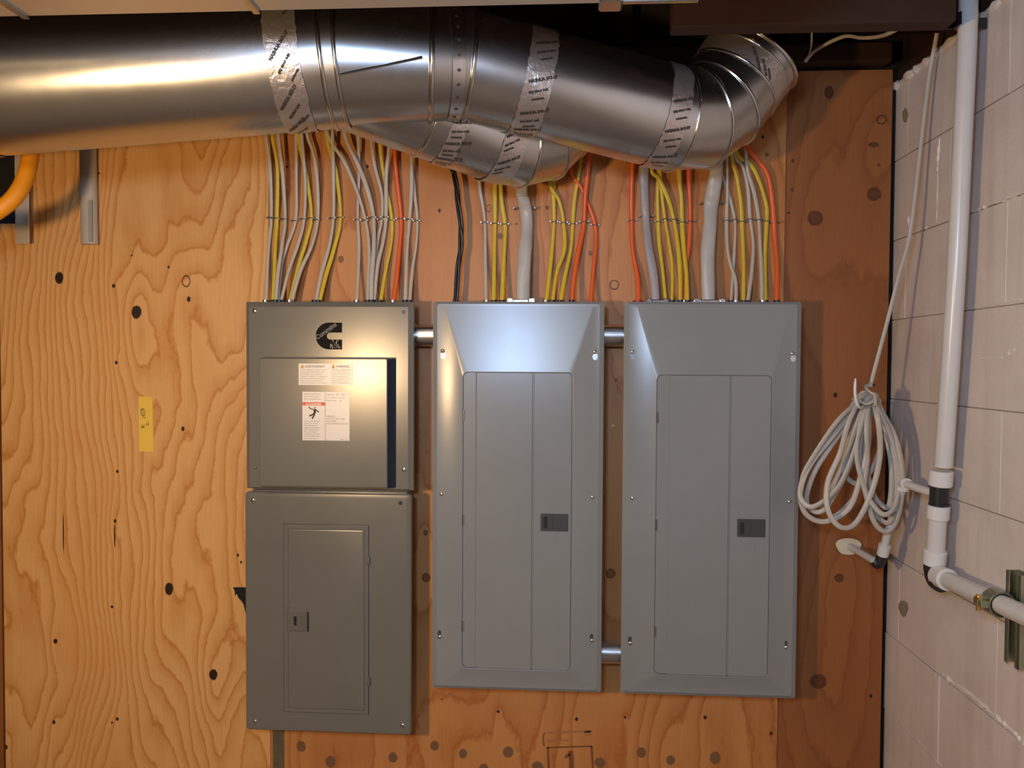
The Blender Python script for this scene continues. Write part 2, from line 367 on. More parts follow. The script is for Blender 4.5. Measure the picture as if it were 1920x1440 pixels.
P = spline([R(1678, 182, 0), R(1700, 166, 0), R(1745, 140, 0), R(1800, 95, 0), R(1850, 62, 0), R(1925, 18, 0)], 8)
P = [Vector((q.x, q.y, 2.172)) for q in P]
MB().tube(P, [.009*rng.uniform(.3, 1.5) for _ in P], seg=6, ref=(-1, 0, 0)).obj('mortar_ridge', M['bead_paint'], wr, True)
# stains on the block wall
for cx, cy_, rx, ry in ((1697,216,6,14),(1693,1140,9,19)):
    pts = [R(cx+rx*math.cos(t*PI/6)*rng.uniform(.6, 1.1), cy_+ry*math.sin(t*PI/6)*rng.uniform(.7, 1.1), .0016) for t in range(12)]
    tag(MB().poly(pts, (-.0003, 0, 0)).obj('stain', plain('stain_brown', (.30,.25,.17), .8, 0, .2, 60, .2), wr), 'brown chipped spot in the wall paint')
# ------------------------------------------------------------------ overhead beam
b0 = W(1235, 62, .42); b1 = W(1794, 20, .462); zb = W(1500, 63, .42).z
beam = MB().box((W(1256, 62, .42).x, -.42, zb), (b1.x, -.462, ZCEIL-.002), .002).obj('beam', M['lumber'])
tag(beam, 'dark brown timber beam running overhead at the upper right', 'beam')
# ------------------------------------------------------------------ PLENUM (rectangular trunk duct across the top)
pl = tag(empty('rectangular_duct'), 'wide flat sheet metal duct across the very top of the picture', 'duct')
dpl = .75; zpl = W(500, 21, dpl).z
xe = [W(-500, 24, dpl).x, W(52, 27, dpl).x, W(484, 23, dpl).x, W(1146, 14, dpl).x, W(1440, 2, dpl).x]
for i in range(4):
    dz = (0, 0, .0005, .006)[i]
    MB().box((xe[i]+.001, -dpl-(0, 0, 0, .01)[i], zpl+dz), (xe[i+1]-.001, -dpl-.62, zpl+.22), .002).obj('duct_section', M['galv_plenum'], pl)
for i in (1, 2):
    MB().box((xe[i]-.007, -dpl, zpl-.005), (xe[i]+.004, -dpl-.62, zpl+.001), .0015).obj('standing_seam', M['bead'], pl)
c0 = W(1122, 12, dpl); c1 = W(1166, 12, dpl)
MB().box((c0.x, -dpl+.006, zpl-.010), (c1.x, -dpl-.03, zpl+.05), .003).obj('drive_cleat', M['bead'], pl)
MB().box((c1.x, -dpl+.002, zpl-.001), (xe[4]-.1, -dpl-.006, zpl+.004), .001).obj('edge_flange', M['bead'], pl)
# ------------------------------------------------------------------ ROUND DUCT with its two branches
duct = tag(empty('round_duct'), 'shiny round galvanized duct forking into two branches below the flat duct', 'duct')
def mitre_rings(P, rad, seg=48):
    """rings in the bisector planes of an axis polyline; returns list of rings (lists of Vector)"""
    P = [Vector(p) for p in P]; n = len(P); out = []; ref = Vector((0, -1, 0))
    dirs = [(P[i+1]-P[i]).normalized() for i in range(n-1)]
    nn = ref-dirs[0]*ref.dot(dirs[0]); nn.normalize(); frames = [nn]
    for i in range(1, n-1):
        q = dirs[i-1].rotation_difference(dirs[i]); nn = q @ nn; frames.append(nn.copy())
    for i in range(n):
        d = dirs[max(i-1, 0)]; f = frames[max(i-1, 0)]; s = d.cross(f)
        r = rad[i] if isinstance(rad, (list, tuple)) else rad
        ring = []
        if 0 < i < n-1: bn = (dirs[i-1]+dirs[i]).normalized()
        else: bn = d
        for k in range(seg):
            a = 2*PI*k/seg; o = f*(r*math.cos(a))+s*(r*math.sin(a))
            t = -o.dot(bn)/d.dot(bn); ring.append(P[i]+o+d*t)
        out.append(ring)
    return out
def gore(ra, rb, name, parent, mat=None, cap=False, sub=1):
    n = len(ra); rings = [ra]
    for k in range(1, sub): rings.append([a.lerp(b, k/sub) for a, b in zip(ra, rb)])
    rings.append(rb); vs = [v for r in rings for v in r]; fs = []
    for i in range(len(rings)-1):
        fs += [(i*n+k, i*n+(k+1) % n, (i+1)*n+(k+1) % n, (i+1)*n+k) for k in range(n)]
    if cap: fs.append(tuple((len(rings)-1)*n+k for k in range(n)))
    return MB().add(vs, fs).obj(name, mat or M['galv'], parent, True, .9)
def bead(ring, r, parent, name='seam_ring', off=0.0):
    c = sum(ring, Vector())/len(ring)
    pts = [p+(p-c).normalized()*off for p in ring]
    m = MB(); n = len(pts); sg = 8
    nrm = (pts[0]-c).cross(pts[n//4]-c).normalized(); vs = []; fs = []
    for p in pts:
        o = (p-c).normalized()
        for k in range(sg): a = 2*PI*k/sg; vs.append(p+o*(r*math.cos(a))+nrm*(r*1.2*math.sin(a)))
    for i in range(n):
        for k in range(sg): fs.append((i*sg+k, i*sg+(k+1) % sg, ((i+1) % n)*sg+(k+1) % sg, ((i+1) % n)*sg+k))
    return m.add(vs, fs).obj(name, M['bead'], parent, True, 2)
R10, R8 = .127, .1035
A = [W(-420, 190, .555), W(618, 113, .415), W(646, 112, .412)]
ringsM = mitre_rings(A, [R10, R10, R10*1.0])
main = gore(ringsM[0], ringsM[1], 'main_pipe', duct, sub=4)
gore(ringsM[1], ringsM[2], 'collar', duct)
bead(ringsM[1], .0035, duct, off=.001); bead(ringsM[2], .0030, duct, off=.001)
# upper branch axis
UP = [W(646, 112, .412), W(806, 121, .392), W(876, 124, .372), W(1262, 224, .262), W(1308, 222, .232), W(1346, 196, .209), W(1374, 160, .199), W(1399, 124, .197), W(1411, 107, .197)]
rU = [.124, .1065, R8, R8, R8, R8, R8, R8*1.01, R8*1.02]
ringsU = mitre_rings(UP, rU)
# wye body (upper leg): conical from main into the branch
wye = gore(ringsU[0], ringsU[1], 'wye_body', duct, sub=3)
bead(ringsU[1], .0045, wye, off=.001)
gore(ringsU[1], ringsU[2], 'elbow_gore', duct)
bead(ringsU[2], .004, duct, off=.0005)
brU = gore(ringsU[2], ringsU[3], 'branch_pipe', duct, sub=4)
elU = gore(ringsU[3], ringsU[4], 'elbow', duct)
for i in range(4, 8):
    gore(ringsU[i], ringsU[i+1], 'elbow_gore', elU, cap=(i == 7))
for i, r in ((3, .0025), (4, .003), (5, .0035), (6, .0025), (7, .0025), (8, .0045)): bead(ringsU[i], r, elU, off=.0005)
# seam along the wye body and main
def lockseam(rA, rB, k, parent, w=.0025):
    MB().tube([rA[k], rB[k]], w, .0016, seg=6).obj('lock_seam', M['bead'], parent)
# lower branch
LO = [W(640, 122, .385), W(806, 203, .285), W(925, 252, .225), W(972, 264, .195), W(1010, 256, .165), W(1036, 232, .145), W(1062, 196, .135)]
rL = [.118, .1035, .0985, .0985, .0985, .0985, .0985]
ringsL = mitre_rings(LO, rL)
wl = gore(ringsL[0], ringsL[1], 'wye_leg', duct, sub=3)
bead(ringsL[1], .0035, wl)
brL = gore(ringsL[1], ringsL[2], 'branch_pipe', duct, sub=3)
elL = gore(ringsL[2], ringsL[3], 'elbow', duct)
for i in (3, 4, 5): gore(ringsL[i], ringsL[i+1], 'elbow_gore', elL, cap=(i == 5))
for i, r in ((2, .002), (3, .003), (4, .0035), (5, .0025), (6, .003)): bead(ringsL[i], r, elL)
# foil tapes: bands over a pipe between two axis fractions, crumpled
def on_pipe(P0, P1, r0, r1, t, ang, off=0.0):
    P0, P1 = Vector(P0), Vector(P1); d = (P1-P0).normalized(); f = Vector((0, -1, 0)); f = (f-d*f.dot(d)).normalized(); s = d.cross(f)
    # ang 0 = towards the room, + = downwards
    if s.z > 0: s = -s
    r = r0+(r1-r0)*t+off
    return P0.lerp(P1, t)+f*(r*math.cos(ang))+s*(r*math.sin(ang))
def tape(P0, P1, r0, r1, ta, tb, skew=0.0, a0=-PI, a1=PI, texts=(), rag=.004, seed=1, off=.0014):
    rg = random.Random(seed); n = 96; m = MB(); vs = []; fs = []; c = 5; L = (Vector(P1)-Vector(P0)).length
    ea = [rg.uniform(-1, 1)*rag/L for _ in range(n+1)]; eb = [rg.uniform(-1, 1)*rag/L for _ in range(n+1)]
    for i in range(n+1):
        an = a0+(a1-a0)*i/n
        for j in range(c):
            u = j/(c-1); t = ta+(tb-ta)*u+(ea[i]*(1-u)+eb[i]*u)*.4+skew*math.sin(an)
            vs.append(on_pipe(P0, P1, r0, r1, t, an, off+rg.uniform(0, .0009)))
    for i in range(n):
        for j in range(c-1): fs.append((i*c+j, i*c+j+1, (i+1)*c+j+1, (i+1)*c+j))
    o = m.add(vs, fs).obj('foil_tape', M['foil'], duct, True, 1.2)
    tm = MB()
    for (txt, t, ang, size, rot) in texts:
        rr = r0+(r1-r0)*t
        def fn(x, y):
            X = x*math.cos(rot)-y*math.sin(rot); Y = x*math.sin(rot)+y*math.cos(rot)
            return on_pipe(P0, P1, r0, r1, t+X/L+skew*math.sin(ang), ang-Y/rr, off+.0016)
        v, f = text_mesh(txt, fn, size, .0006); link('lettering', MB().add(v, f).mesh('lettering', False), M['ink'], o)
    return o
BR = 'NASHUA 367-17'
def prints(t0, angs, rot=.35, s=.0105):
    s *= .74
    out = []
    for k, a in enumerate(angs):
        out.append((BR, t0, a, s, rot)); out.append(('(UL) 181A-P  B-FX', t0+.01, a+.17, s*.62, rot)); out.append(('MADE IN USA', t0+.03, a+.28, s*.5, rot))
    return out
A0, A1 = A[0], A[1]
tape(A0, A1, R10, R10, .903, .962, 0, texts=prints(.912, [-.55, .35, 1.05, 1.6], .9, .011), seed=2)
tape(A0, A1, R10, R10, .30, .368, 0, texts=prints(.305, [1.3], .4, .011), seed=3)
tape(UP[2], UP[3], R8, R8, .235, .355, .0, texts=prints(.255, [-.35, .35, .95, 1.4], .38, .0105), seed=4)
tape(UP[2], UP[3], R8, R8, .895, .99, .0, texts=prints(.905, [.05, .6, 1.2], .38, .0095), seed=5)
tape(UP[6], UP[7], R8, R8, .05, .95, .0, texts=prints(.2, [.3], .9, .0095), seed=6)
tape(LO[1], LO[2], rL[1], rL[2], .24, .46, .0, texts=prints(.26, [.35, .8, 1.25], .35, .010), seed=7)
tape(LO[2], LO[3], rL[2], rL[3], -.22, .62, .0, texts=prints(-.15, [.3, .9], .6, .0095), seed=8, off=.002)
MB().tube([on_pipe(UP[0], UP[1], rU[0], rU[1], .06, .56, .001), on_pipe(UP[0], UP[1], rU[0], rU[1], .95, .25, .001)], .003, .0015, seg=6).obj('lock_seam', M['bead'], duct)
# perforated hanger strap round the upper branch
sm = MB(); n = 60; vs = []; fs = []
for i in range(n+1):
    an = -PI*.62+PI*1.14*i/n
    for t in (.40, .72): vs.append(on_pipe(UP[1], UP[2], rU[1], rU[2], t, an, .0035))
for i in range(n): fs.append((2*i, 2*i+1, 2*i+3, 2*i+2))
strap = sm.add(vs, fs).obj('hanger_strap', M['zinc'], None, True, 2)
tag(strap, 'perforated steel hanger strap wrapped round the duct right of the fork', 'strap')
hm = MB()
for i in range(12):
    an = -1.0+i*.24; c_ = on_pipe(UP[1], UP[2], rU[1], rU[2], .56, an, .0037)
    MB().poly([on_pipe(UP[1], UP[2], rU[1], rU[2], .56+.05*math.cos(a), an+.028*math.sin(a), .0041) for a in [2*PI*k/10 for k in range(10)]], (0, 0, 0.00005)).obj('strap_hole', M['latch_grey'], strap)
# ------------------------------------------------------------------ PANELS
DEP = .10
def X(px, py=900, d=DEP): return W(px, py, d).x
def Z(px, py, d=DEP): return W(px, py, d).z
def screw(px, py, parent, d=DEP, r=.0052, hole=False, slot_ang=.5):
    p = W(px, py, d)
    if hole:
        return MB().cyl(p+Vector((0, .002, 0)), p+Vector((0, -.0009, 0)), r, 16).obj('empty_screw_hole', M['black'], parent)
    m = MB(); prof = [(1, .001), (1, -.0012), (.85, -.0026), (.5, -.0036), (0.02, -.004)]
    m.tube([p+Vector((0, y, 0)) for _, y in prof], [r*k for k, _ in prof], seg=16, ref=(0, 0, 1))
    o = m.obj('screw', M['screw'], parent, True, 1.0)
    dx, dz = math.cos(slot_ang)*r*.8, math.sin(slot_ang)*r*.8; q = p+Vector((0, -.0040, 0)); s_ = Vector((-dz, 0, dx))*.16
    MB().poly([q+Vector((dx, 0, dz))+s_, q+Vector((dx, 0, dz))-s_, q-Vector((dx, 0, dz))-s_, q-Vector((dx, 0, dz))+s_], (0, -.0003, 0)).obj('screw_slot', M['latch_grey'], o)
    return o
def box_behind(x0, x1, z0, z1, parent, mat, inset=.012):
    m = MB(); m.box((x0+inset, -.0015, z0+inset), (x1-inset, -DEP+.014, z1-inset), .0015)
    return m.obj('enclosure', mat, parent)
# -- panels C and D : tall load centres with double leaf doors
def tall_panel(name, label, x0, x1, z0, z1, ppx, group=None):
    root = tag(empty(name), label, 'electrical panel')
    # ppx: dict of pixel features
    box_behind(x0, x1, z0, z1, root, M['grayB'])
    dx0, dx1 = X(ppx['dl'], 950), X(ppx['dr'], 950); dz1, dz0 = Z(ppx['dm'], ppx['dt']), Z(ppx['dm'], ppx['db'])
    y = -DEP
    fx0, fx1, fz0, fz1 = x0+.030, x1-.026, z0+.018, z1-.012
    tag_y = y-.011
    cov = shell([(x0, x1, z0, z1, y+.018, .006), (x0, x1, z0, z1, y+.006, .006), (x0+.011, x1-.011, z0+.008, z1-.006, y, .006), (fx0, fx1, fz0, fz1, y, .002),
                 (dx0-.0025, dx1+.0025, dz0-.0025, dz1+.0025, tag_y, .0135), (dx0-.001, dx1+.001, dz0-.001, dz1+.001, tag_y+.0005, .0125), (dx0-.001, dx1+.001, dz0-.001, dz1+.001, tag_y+.006, .0125)], last=True)
    cover = cov.obj('cover', M['grayB'], root, True, .25)
    # door: strip profile in x with pressed steps, rounded corners
    r = .012; ycols = []
    s1 = X(ppx['step'], 950); g = X(ppx['groove'], 950); yb, yf = tag_y+.0035, tag_y-.0012
    prof = [(dx0, tag_y+.006), (dx0, yb-.001), (dx0+.001, yb-.002)]
    for k in range(1, 6): prof.append((dx0+r*k/5, yb-.002))
    prof += [(s1-.0018, yb-.002), (s1+.0018, yf), (g-.0025, yf), (g-.0012, yf+.003), (g+.0012, yf+.003), (g+.0025, yf)]
    for k in range(5, 0, -1): prof.append((dx1-r*k/5, yf))
    prof += [(dx1-.001, yf+.0003), (dx1, yf+.0015), (dx1, tag_y+.006)]
    def ins(x):
        e = min(x-dx0, dx1-x)
        return 0 if e >= r else r-math.sqrt(max(r*r-(r-e)**2, 0))
    vs = []; fs = []
    for (x, yy) in prof:
        i_ = ins(x); vs += [(x, yy+.0065, dz1-i_), (x, yy, dz1-i_-.0006), (x, yy, dz0+i_+.0006), (x, yy+.0065, dz0+i_)]
    for i in range(len(prof)-1):
        for k in range(3): fs.append((4*i+k, 4*i+k+1, 4*i+k+5, 4*i+k+4))
    door = MB().add(vs, fs).obj('door', M['grayB'], root, True, .35)
    # latch
    lx0, lx1, lz0, lz1 = X(ppx['latch'][0], 975), X(ppx['latch'][2], 975), Z(1000, ppx['latch'][3]), Z(1000, ppx['latch'][1])
    lz1 = W(ppx['latch'][0], ppx['latch'][1], DEP).z; lz0 = W(ppx['latch'][0], ppx['latch'][3], DEP).z
    la = shell([(lx0, lx1, lz0, lz1, yf+.001, .001), (lx0, lx1, lz0, lz1, yf-.0018, .001), (lx0+.001, lx1-.001, lz0+.001, lz1-.001, yf-.0026, .001)]).obj('latch', M['latch_grey'], door)
    w_ = lx1-lx0; h_ = lz1-lz0
    MB().box((lx0+w_*.10, yf-.0027, lz0+h_*.16), (lx0+w_*.24, yf-.0031, lz1-h_*.16)).obj('finger_slot', M['black'], door)
    MB().box((lx0+w_*.24, yf-.0026, lz0+h_*.14), (lx0+w_*.45, yf-.0040, lz1-h_*.14), .0006).obj('latch_tab', M['latch_grey'], door)
    for hy in ppx['hinges']:
        hz = W(ppx['dl'], hy, DEP).z
        MB().cyl((dx0+.0005, tag_y-.0008, hz-.0125), (dx0+.0005, tag_y-.0008, hz+.0125), .0024, 10).obj('hinge', M['bead'], door, True)
    # small embossed mark below the latch
    mz = W(ppx['mark'][0], ppx['mark'][1], DEP); pts = [mz+Vector((.007*math.cos(a), -(tag_y*0)-.0, .009*math.sin(a))) for a in [PI*.6+PI*.8*k/8 for k in range(9)]]
    pts = [Vector((p.x, yf-.0001, p.z)) for p in pts]
    MB().tube(pts, .0006, seg=5).obj('embossed_mark', M['grayB'], door)
    for (sx, sy2, key) in ppx['screws']:
        if key == 'up':      # keyhole slot showing bare metal under the screw
            q = W(sx+1, sy2+9, DEP); MB().add(rrect(q.x-.0058, q.x+.0058, q.z-.0075, q.z+.0075, y-.0004, .0055), [tuple(range(20))]).obj('keyhole_slot', M['zinc'], root)
            screw(sx, sy2, root, r=.0050)
        elif key == 'dn':
            q = W(sx-1, sy2-7, DEP); MB().add(rrect(q.x-.0042, q.x+.0042, q.z-.007, q.z+.007, y-.0004, .004), [tuple(range(20))]).obj('keyhole_slot', M['latch_grey'], root)
            screw(sx, sy2, root, r=.0052)
        else: screw(sx, sy2, root, r=.0050)
    return root
tall_panel('breaker_panel', 'tall grey breaker panel in the middle with the bright bluish glare on its top', -.294, .108, .722, 1.643,
    dict(dl=869, dr=1071, dm=970, dt=699, db=1251, step=893, groove=999, latch=(1014,961,1065,993), hinges=(778,973,1170), mark=(1047,1016),
         screws=[(830,658,'up'),(1115,660,'up'),(828,926,''),(1111,932,''),(825,1194,'dn'),(1110,1201,'dn')]))
tall_panel('breaker_panel', 'tall grey breaker panel nearest the white block wall', .154, .558, .722, 1.643,
    dict(dl=1229, dr=1441, dm=1335, dt=704, db=1263, step=1252, groove=1365, latch=(1380,971,1432,1004), hinges=(782,982,1181), mark=(1417,1030),
         screws=[(1186,660,'up'),(1486,663,'up'),(1186,934,''),(1480,941,''),(1182,1206,'dn'),(1474,1214,'dn')]))
# -- upper left: transfer switch
ax0, ax1, az0, az1 = -.746, -.3405, 1.194, 1.642
ra = tag(empty('transfer_switch'), 'square olive-grey switch box with black logo and warning stickers, top of the left stack', 'electrical panel')
box_behind(ax0, ax1, az0-.0155, az1, ra, M['grayA'])
y = -DEP
shell([(ax0, ax1, az0, az1, y+.022, .001), (ax0, ax1, az0, az1, y+.008, .001), (ax0+.010, ax1-.012, az0+.004, az1-.012, y, .001)]).obj('cover', M['grayA'], ra, True, .25)
dx0, dx1, dz1, dz0 = X(492, 800), X(743, 800), Z(600, 671), Z(600, 912)
hd = .030
dr = shell([(dx0, dx1, dz0, dz1, y+.001, .003), (dx0, dx1-.004, dz0, dz1, y-.006, .003), (dx0+.004, X(731, 800, DEP+hd)-.006, dz0+.003, dz1-.001, y-hd+.002, .003), (dx0+.006, X(731, 800, DEP+hd)-.008, dz0+.005, dz1-.003, y-hd, .003)]).obj('door', M['grayA'], ra, True, .25)
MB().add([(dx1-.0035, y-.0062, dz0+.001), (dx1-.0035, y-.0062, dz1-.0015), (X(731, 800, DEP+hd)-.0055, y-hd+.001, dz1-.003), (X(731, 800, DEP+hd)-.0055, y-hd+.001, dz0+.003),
          (dx1-.0005, y-.0010, dz0+.001), (dx1-.0005, y-.0010, dz1-.0015)], [(0, 1, 2, 3), (4, 5, 1, 0)]).obj('door_edge_shade', M['edge_shade'], dr)  # overlay on the door's right flank, coloured dark as if in shade
MB().box((dx0+.004, y-.0002, dz1-.0005), (dx1, y-.0012, dz1+.0022)).obj('door_gap', M['latch_grey'], ra)
for (sx, sy2, rr) in ((478,583,.0062),(757,585,.0042),(480,877,.0034),(758,880,.0062)): screw(sx, sy2, ra, r=rr)
# logo
def flat(px0, py0, s, d):                 # maps local text coords to wall-parallel plane
    o = W(px0, py0, d)
    def fn(x, y_, o=o, s=s): return (o.x+x*s, o.y, o.z+y_*s)
    return fn
L0 = W(592, 655, DEP+.0008); L1 = W(641, 605, DEP+.0008); lw = L1.x-L0.x; lh = L1.z-L0.z
xc = L0.x+lh*.5; zc_ = (L0.z+L1.z)/2; out = [Vector((L1.x, L0.y, L1.z))]
out += [Vector((xc+lh*.5*math.cos(a), L0.y, zc_+lh*.5*math.sin(a))) for a in [PI/2+PI*k/18 for k in range(19)]]
out += [Vector((L1.x, L0.y, L0.z)), Vector((L1.x, L0.y, zc_-lh*.13))]
inn = lh*.13; xi = L0.x+lw*.55
out += [Vector((xi+inn*math.cos(a), L0.y, zc_+inn*math.sin(a))) for a in [-PI/2-PI*k/8 for k in range(9)]]
out += [Vector((L1.x, L0.y, zc_+lh*.13))]
logo = MB().poly(out, (0, -.0003, 0)).obj('logo', M['ink_logo'], ra)
ang = math.radians(36); ls = lh*.245
def lf(x, y_): return (L0.x+lw*.055+(x*math.cos(ang)-y_*math.sin(ang)), L0.y-.0007, L0.z+lh*.345+(x*math.sin(ang)+y_*math.cos(ang)))
v, f = text_mesh('Cummins', lf, ls, .0004); link('logo_lettering', MB().add(v, f).mesh('ll', False), M['logo_grey'], logo)
wm = MB(); rg = random.Random(9)
for k in range(22):                       # rubbed-off scratches through the lower right of the logo
    q = Vector((L0.x+lw*rg.uniform(.56, .99), L0.y-.0006, L0.z+lh*rg.uniform(.02, .32))); a = rg.uniform(-.6, .4); l = lh*rg.uniform(.03, .12)
    e = Vector((math.sin(a)*l, 0, math.cos(a)*l)); s_ = Vector((lh*.008, 0, 0)); wm.poly([q-s_, q+s_, q+s_+e, q-s_+e], (0, -.0001, 0))
wm.obj('worn_scratches', M['grayA'], logo)
# stickers
dfz = DEP+hd
def sticker(name, x0p, y0p, x1p, y1p, parent, mat):
    a, b = W(x0p, y0p, dfz), W(x1p, y1p, dfz)
    return MB().box((a.x, -dfz-.0001, b.z), (b.x, -dfz-.0005, a.z)).obj(name, mat, parent)
def S(px, py, e=.0007): q = W(px, py, dfz); return Vector((q.x, -dfz-e, q.z))
def put(txt, px, py, hpx, parent, mat, name='lettering', wpx=None, e=.0008, bold=.0):
    o = S(px, py, e); k = 1442/(DC-dfz); sz = hpx/k/.72
    vs, fs = text_mesh(txt, lambda x, y_: (x, o.y, y_), sz, bold)
    if wpx and vs:
        mx = max(v[0] for v in vs); sx = (wpx/k)/mx
    else: sx = 1
    return MB().add([(o.x+v[0]*sx, v[1], o.z+v[2]) for v in vs], fs)
def greek(parent, rows, mat, name='small_print'):
    m = MB()
    for (px, py, w_, h_, txt) in rows:
        q = put(txt, px, py, h_, parent, mat, wpx=w_); m.add(q.v, q.f)
        if name == 'data_lines': link('data_line', q.mesh('data_line', False), mat, parent)
    if name == 'data_lines': return
    return link(name, m.mesh(name, False), mat, parent)
s1 = tag(sticker('warning_sticker', 560, 681.5, 662, 722.5, dr, M['label']), 'wide cream French and Spanish warning sticker near the top of the door')
def tri(px, py, s_, parent):
    a = MB().poly([S(px-s_, py+s_, .0007), S(px+s_, py+s_, .0007), S(px, py-s_, .0007)], (0, -.0001, 0)).obj('warning_triangle', M['amber'], parent)
    q = put('!', px-.8, py+s_*.85, s_*1.2, parent, M['ink'], e=.0010); link('exclamation', MB().add(q.v, q.f).mesh('e', False), M['ink'], parent)
tri(567, 686.5, 4, s1); tri(625, 686.5, 4, s1)
greek(s1, [(572, 689, 39, 4.2, 'AVERTISSEMENT'), (630, 689, 26, 4.2, 'WARNING')], M['ink'], 'heading')
fr_ = ['Tension dangereuse. Danger de choc', 'Couper toute alimentation avant', 'de travailler sur cet appareil', 'Toujours utiliser un appareil', 'de detection de tension', 'Replacer tous les couvercles', 'avant de remettre sous tension']
en_ = ['Hazardous voltage inside', 'Turn off all power', 'before working on', 'this equipment', 'Use a rated device', 'Replace all covers', 'before turning power on']
greek(s1, [(563, 694+i*4.1, 52-(i % 3)*5, 2.3, t) for i, t in enumerate(fr_)]+[(622, 694+i*4.1, 36-(i % 2)*4, 2.3, t) for i, t in enumerate(en_)], M['ink_soft'])
s2 = tag(sticker('danger_sticker', 567, 734.5, 655.5, 826.5, dr, M['label']), 'cream danger sticker with red band and falling stick figure')
a, b = S(567.3, 754, .0006), S(609.5, 760.5, .0006); MB().box((a.x, a.y, b.z), (b.x, a.y-.0001, a.z)).obj('red_band', M['red'], s2)
a, b = S(609.6, 735, .0006), S(610.4, 826, .0006); MB().box((a.x, a.y, b.z), (b.x, a.y-.0001, a.z)).obj('divider_line', M['ink_soft'], s2)
q = put('DANGER', 579, 759.4, 4.0, s2, None, wpx=25, e=.0009, bold=.0002); link('danger_lettering', MB().add(q.v, q.f).mesh('d', False), M['label'], s2)
MB().poly([S(573, 759.4, .0008), S(578, 759.4, .0008), S(575.5, 755.2, .0008)], (0, -.0001, 0)).obj('white_triangle', M['label'], s2)
fm = MB()
def limb(pts, r): fm.tube([S(x, y_, .0008) for x, y_ in pts], r*.00122, .0002, seg=6)
limb([(590.5,763.5),(590.6,765.6)], 1.4); limb([(590.5,767),(590.2,775)], 2.3); limb([(589,768),(583,766.5),(579,763)], .9); limb([(592,768),(598,773)], 1.1)
limb([(590,775),(585,778),(580,780)], 1.4); limb([(590.5,775),(588,781),(585,785)], 1.4)
fm.obj('falling_figure', M['ink'], s2)
l1 = ['Equipment contains more than', 'one live circuit. See diagram', 'before opening this door']
l2 = ['Hazard of electric shock,', 'explosion or arc flash.', 'Turn off all power', 'supplying this equipment', 'before working inside', 'Wear protective gear', 'and follow safe work', 'practices. Replace all', 'covers before use']
greek(s2, [(570, 739.5+i*4.6, 33-(i % 2)*3, 2.3, t) for i, t in enumerate(l1)]+[(570, 790.5+i*4.0, 31-(i % 3)*3, 2.3, t) for i, t in enumerate(l2)], M['ink_soft'])
greek(s2, [(612, 741, 40, 3, 'Catalog   RA   200 A'), (612, 747, 36, 2.6, '120 / 240 V   60 Hz'), (612, 752, 30, 2.6, 'Series  A'), (612, 782, 17, 2.8, 'SERIES'), (612, 786.5, 36, 2.8, 'VOLTS 120 / 240'), (612, 791, 19, 2.8, 'ENCLOSURE'), (612, 795.5, 41, 2.8, 'WIRE COPPER OR ALUM'), (612, 825, 4, 1.8, 'R 1'), (638, 825, 15, 1.8, '48840 - 001')], M['ink_soft'], 'data_lines')
# -- lower left: small sub panel
bx0, bx1, bz0, bz1 = -.7485, -.3445, .606, 1.186
rb_ = tag(empty('sub_panel'), 'olive-grey breaker panel with a small hinged door, bottom of the left stack', 'electrical panel')
box_behind(bx0, bx1, bz0, bz1+.0155, rb_, M['grayA'])
shell([(bx0, bx1, bz0, bz1, y+.016, .007), (bx0, bx1, bz0, bz1, y+.004, .007), (bx0+.003, bx1-.003, bz0+.003, bz1-.003, y+.001, .006), (bx0+.010, bx1-.010, bz0+.010, bz1-.010, y, .005)]).obj('cover', M['grayA'], rb_, True, .25)
ex0, ex1, ez1, ez0 = X(533, 1150), X(691, 1150), Z(610, 984), Z(610, 1336)
MB().box((ex0-.0015, y-.0002, ez0-.0015), (ex1+.0015, y-.0006, ez1+.0015)).obj('door_gap', M['latch_grey'], rb_)
d2 = shell([(ex0, ex1, ez0, ez1, y, .001), (ex0, ex1, ez0, ez1, y-.0025, .001), (ex0+.001, ex1-.001, ez0+.001, ez1-.001, y-.0032, .001), (X(541, 1150), X(685, 1150), ez0+.010, ez1-.009, y-.0034, .003),
            (X(543, 1150), X(683, 1150), ez0+.0125, ez1-.0115, y-.0068, .003), (X(544.5, 1150), X(681.5, 1150), ez0+.014, ez1-.013, y-.0072, .003)]).obj('door', M['grayA'], rb_, True, .25)
for hx, hy in ((691,1050),(691.5,1277)):
    p = W(hx, hy, DEP); MB().box((p.x-.003, y-.0005, p.z-.010), (p.x+.004, y-.006, p.z+.010), .001).obj('hinge', M['latch_olive'], d2)
a, b = W(540, 1143.5, DEP), W(581, 1182, DEP)
la = shell([(a.x, b.x, b.z, a.z, y-.006, .001), (a.x, b.x, b.z, a.z, y-.0085, .001), (a.x+.0015, b.x-.0015, b.z+.0015, a.z-.0015, y-.0095, .001)]).obj('latch', M['latch_olive'], d2)
p = W(553.5, 1153, DEP); q = W(559, 1170, DEP); MB().box((p.x, y-.0095, q.z), (q.x, y-.0099, p.z)).obj('finger_slot', M['black'], d2)
p = W(559, 1153, DEP); q = W(568, 1170, DEP); MB().box((p.x, y-.0095, q.z), (q.x, y-.0112, p.z), .0005).obj('latch_tab', M['latch_olive'], d2)
p = W(578, 1145, DEP); q = W(581, 1181, DEP); MB().box((p.x, y-.0092, q.z), (q.x, y-.0099, p.z)).obj('latch_groove', M['black'], d2)
pts = [W(551, 1128, DEP)+Vector((.006*math.cos(t), 0, .007*math.sin(t))) for t in [PI*2*k/14 for k in range(12)]]
MB().tube([Vector((p.x, y-.0072, p.z)) for p in pts], .0005, seg=5).obj('embossed_mark', M['grayA'], d2)
screw(475, 938, rb_, r=.0062); screw(751, 943, rb_, r=.0048, hole=True); screw(479, 1352, rb_, r=.0045); screw(755, 1360, rb_, r=.0062)
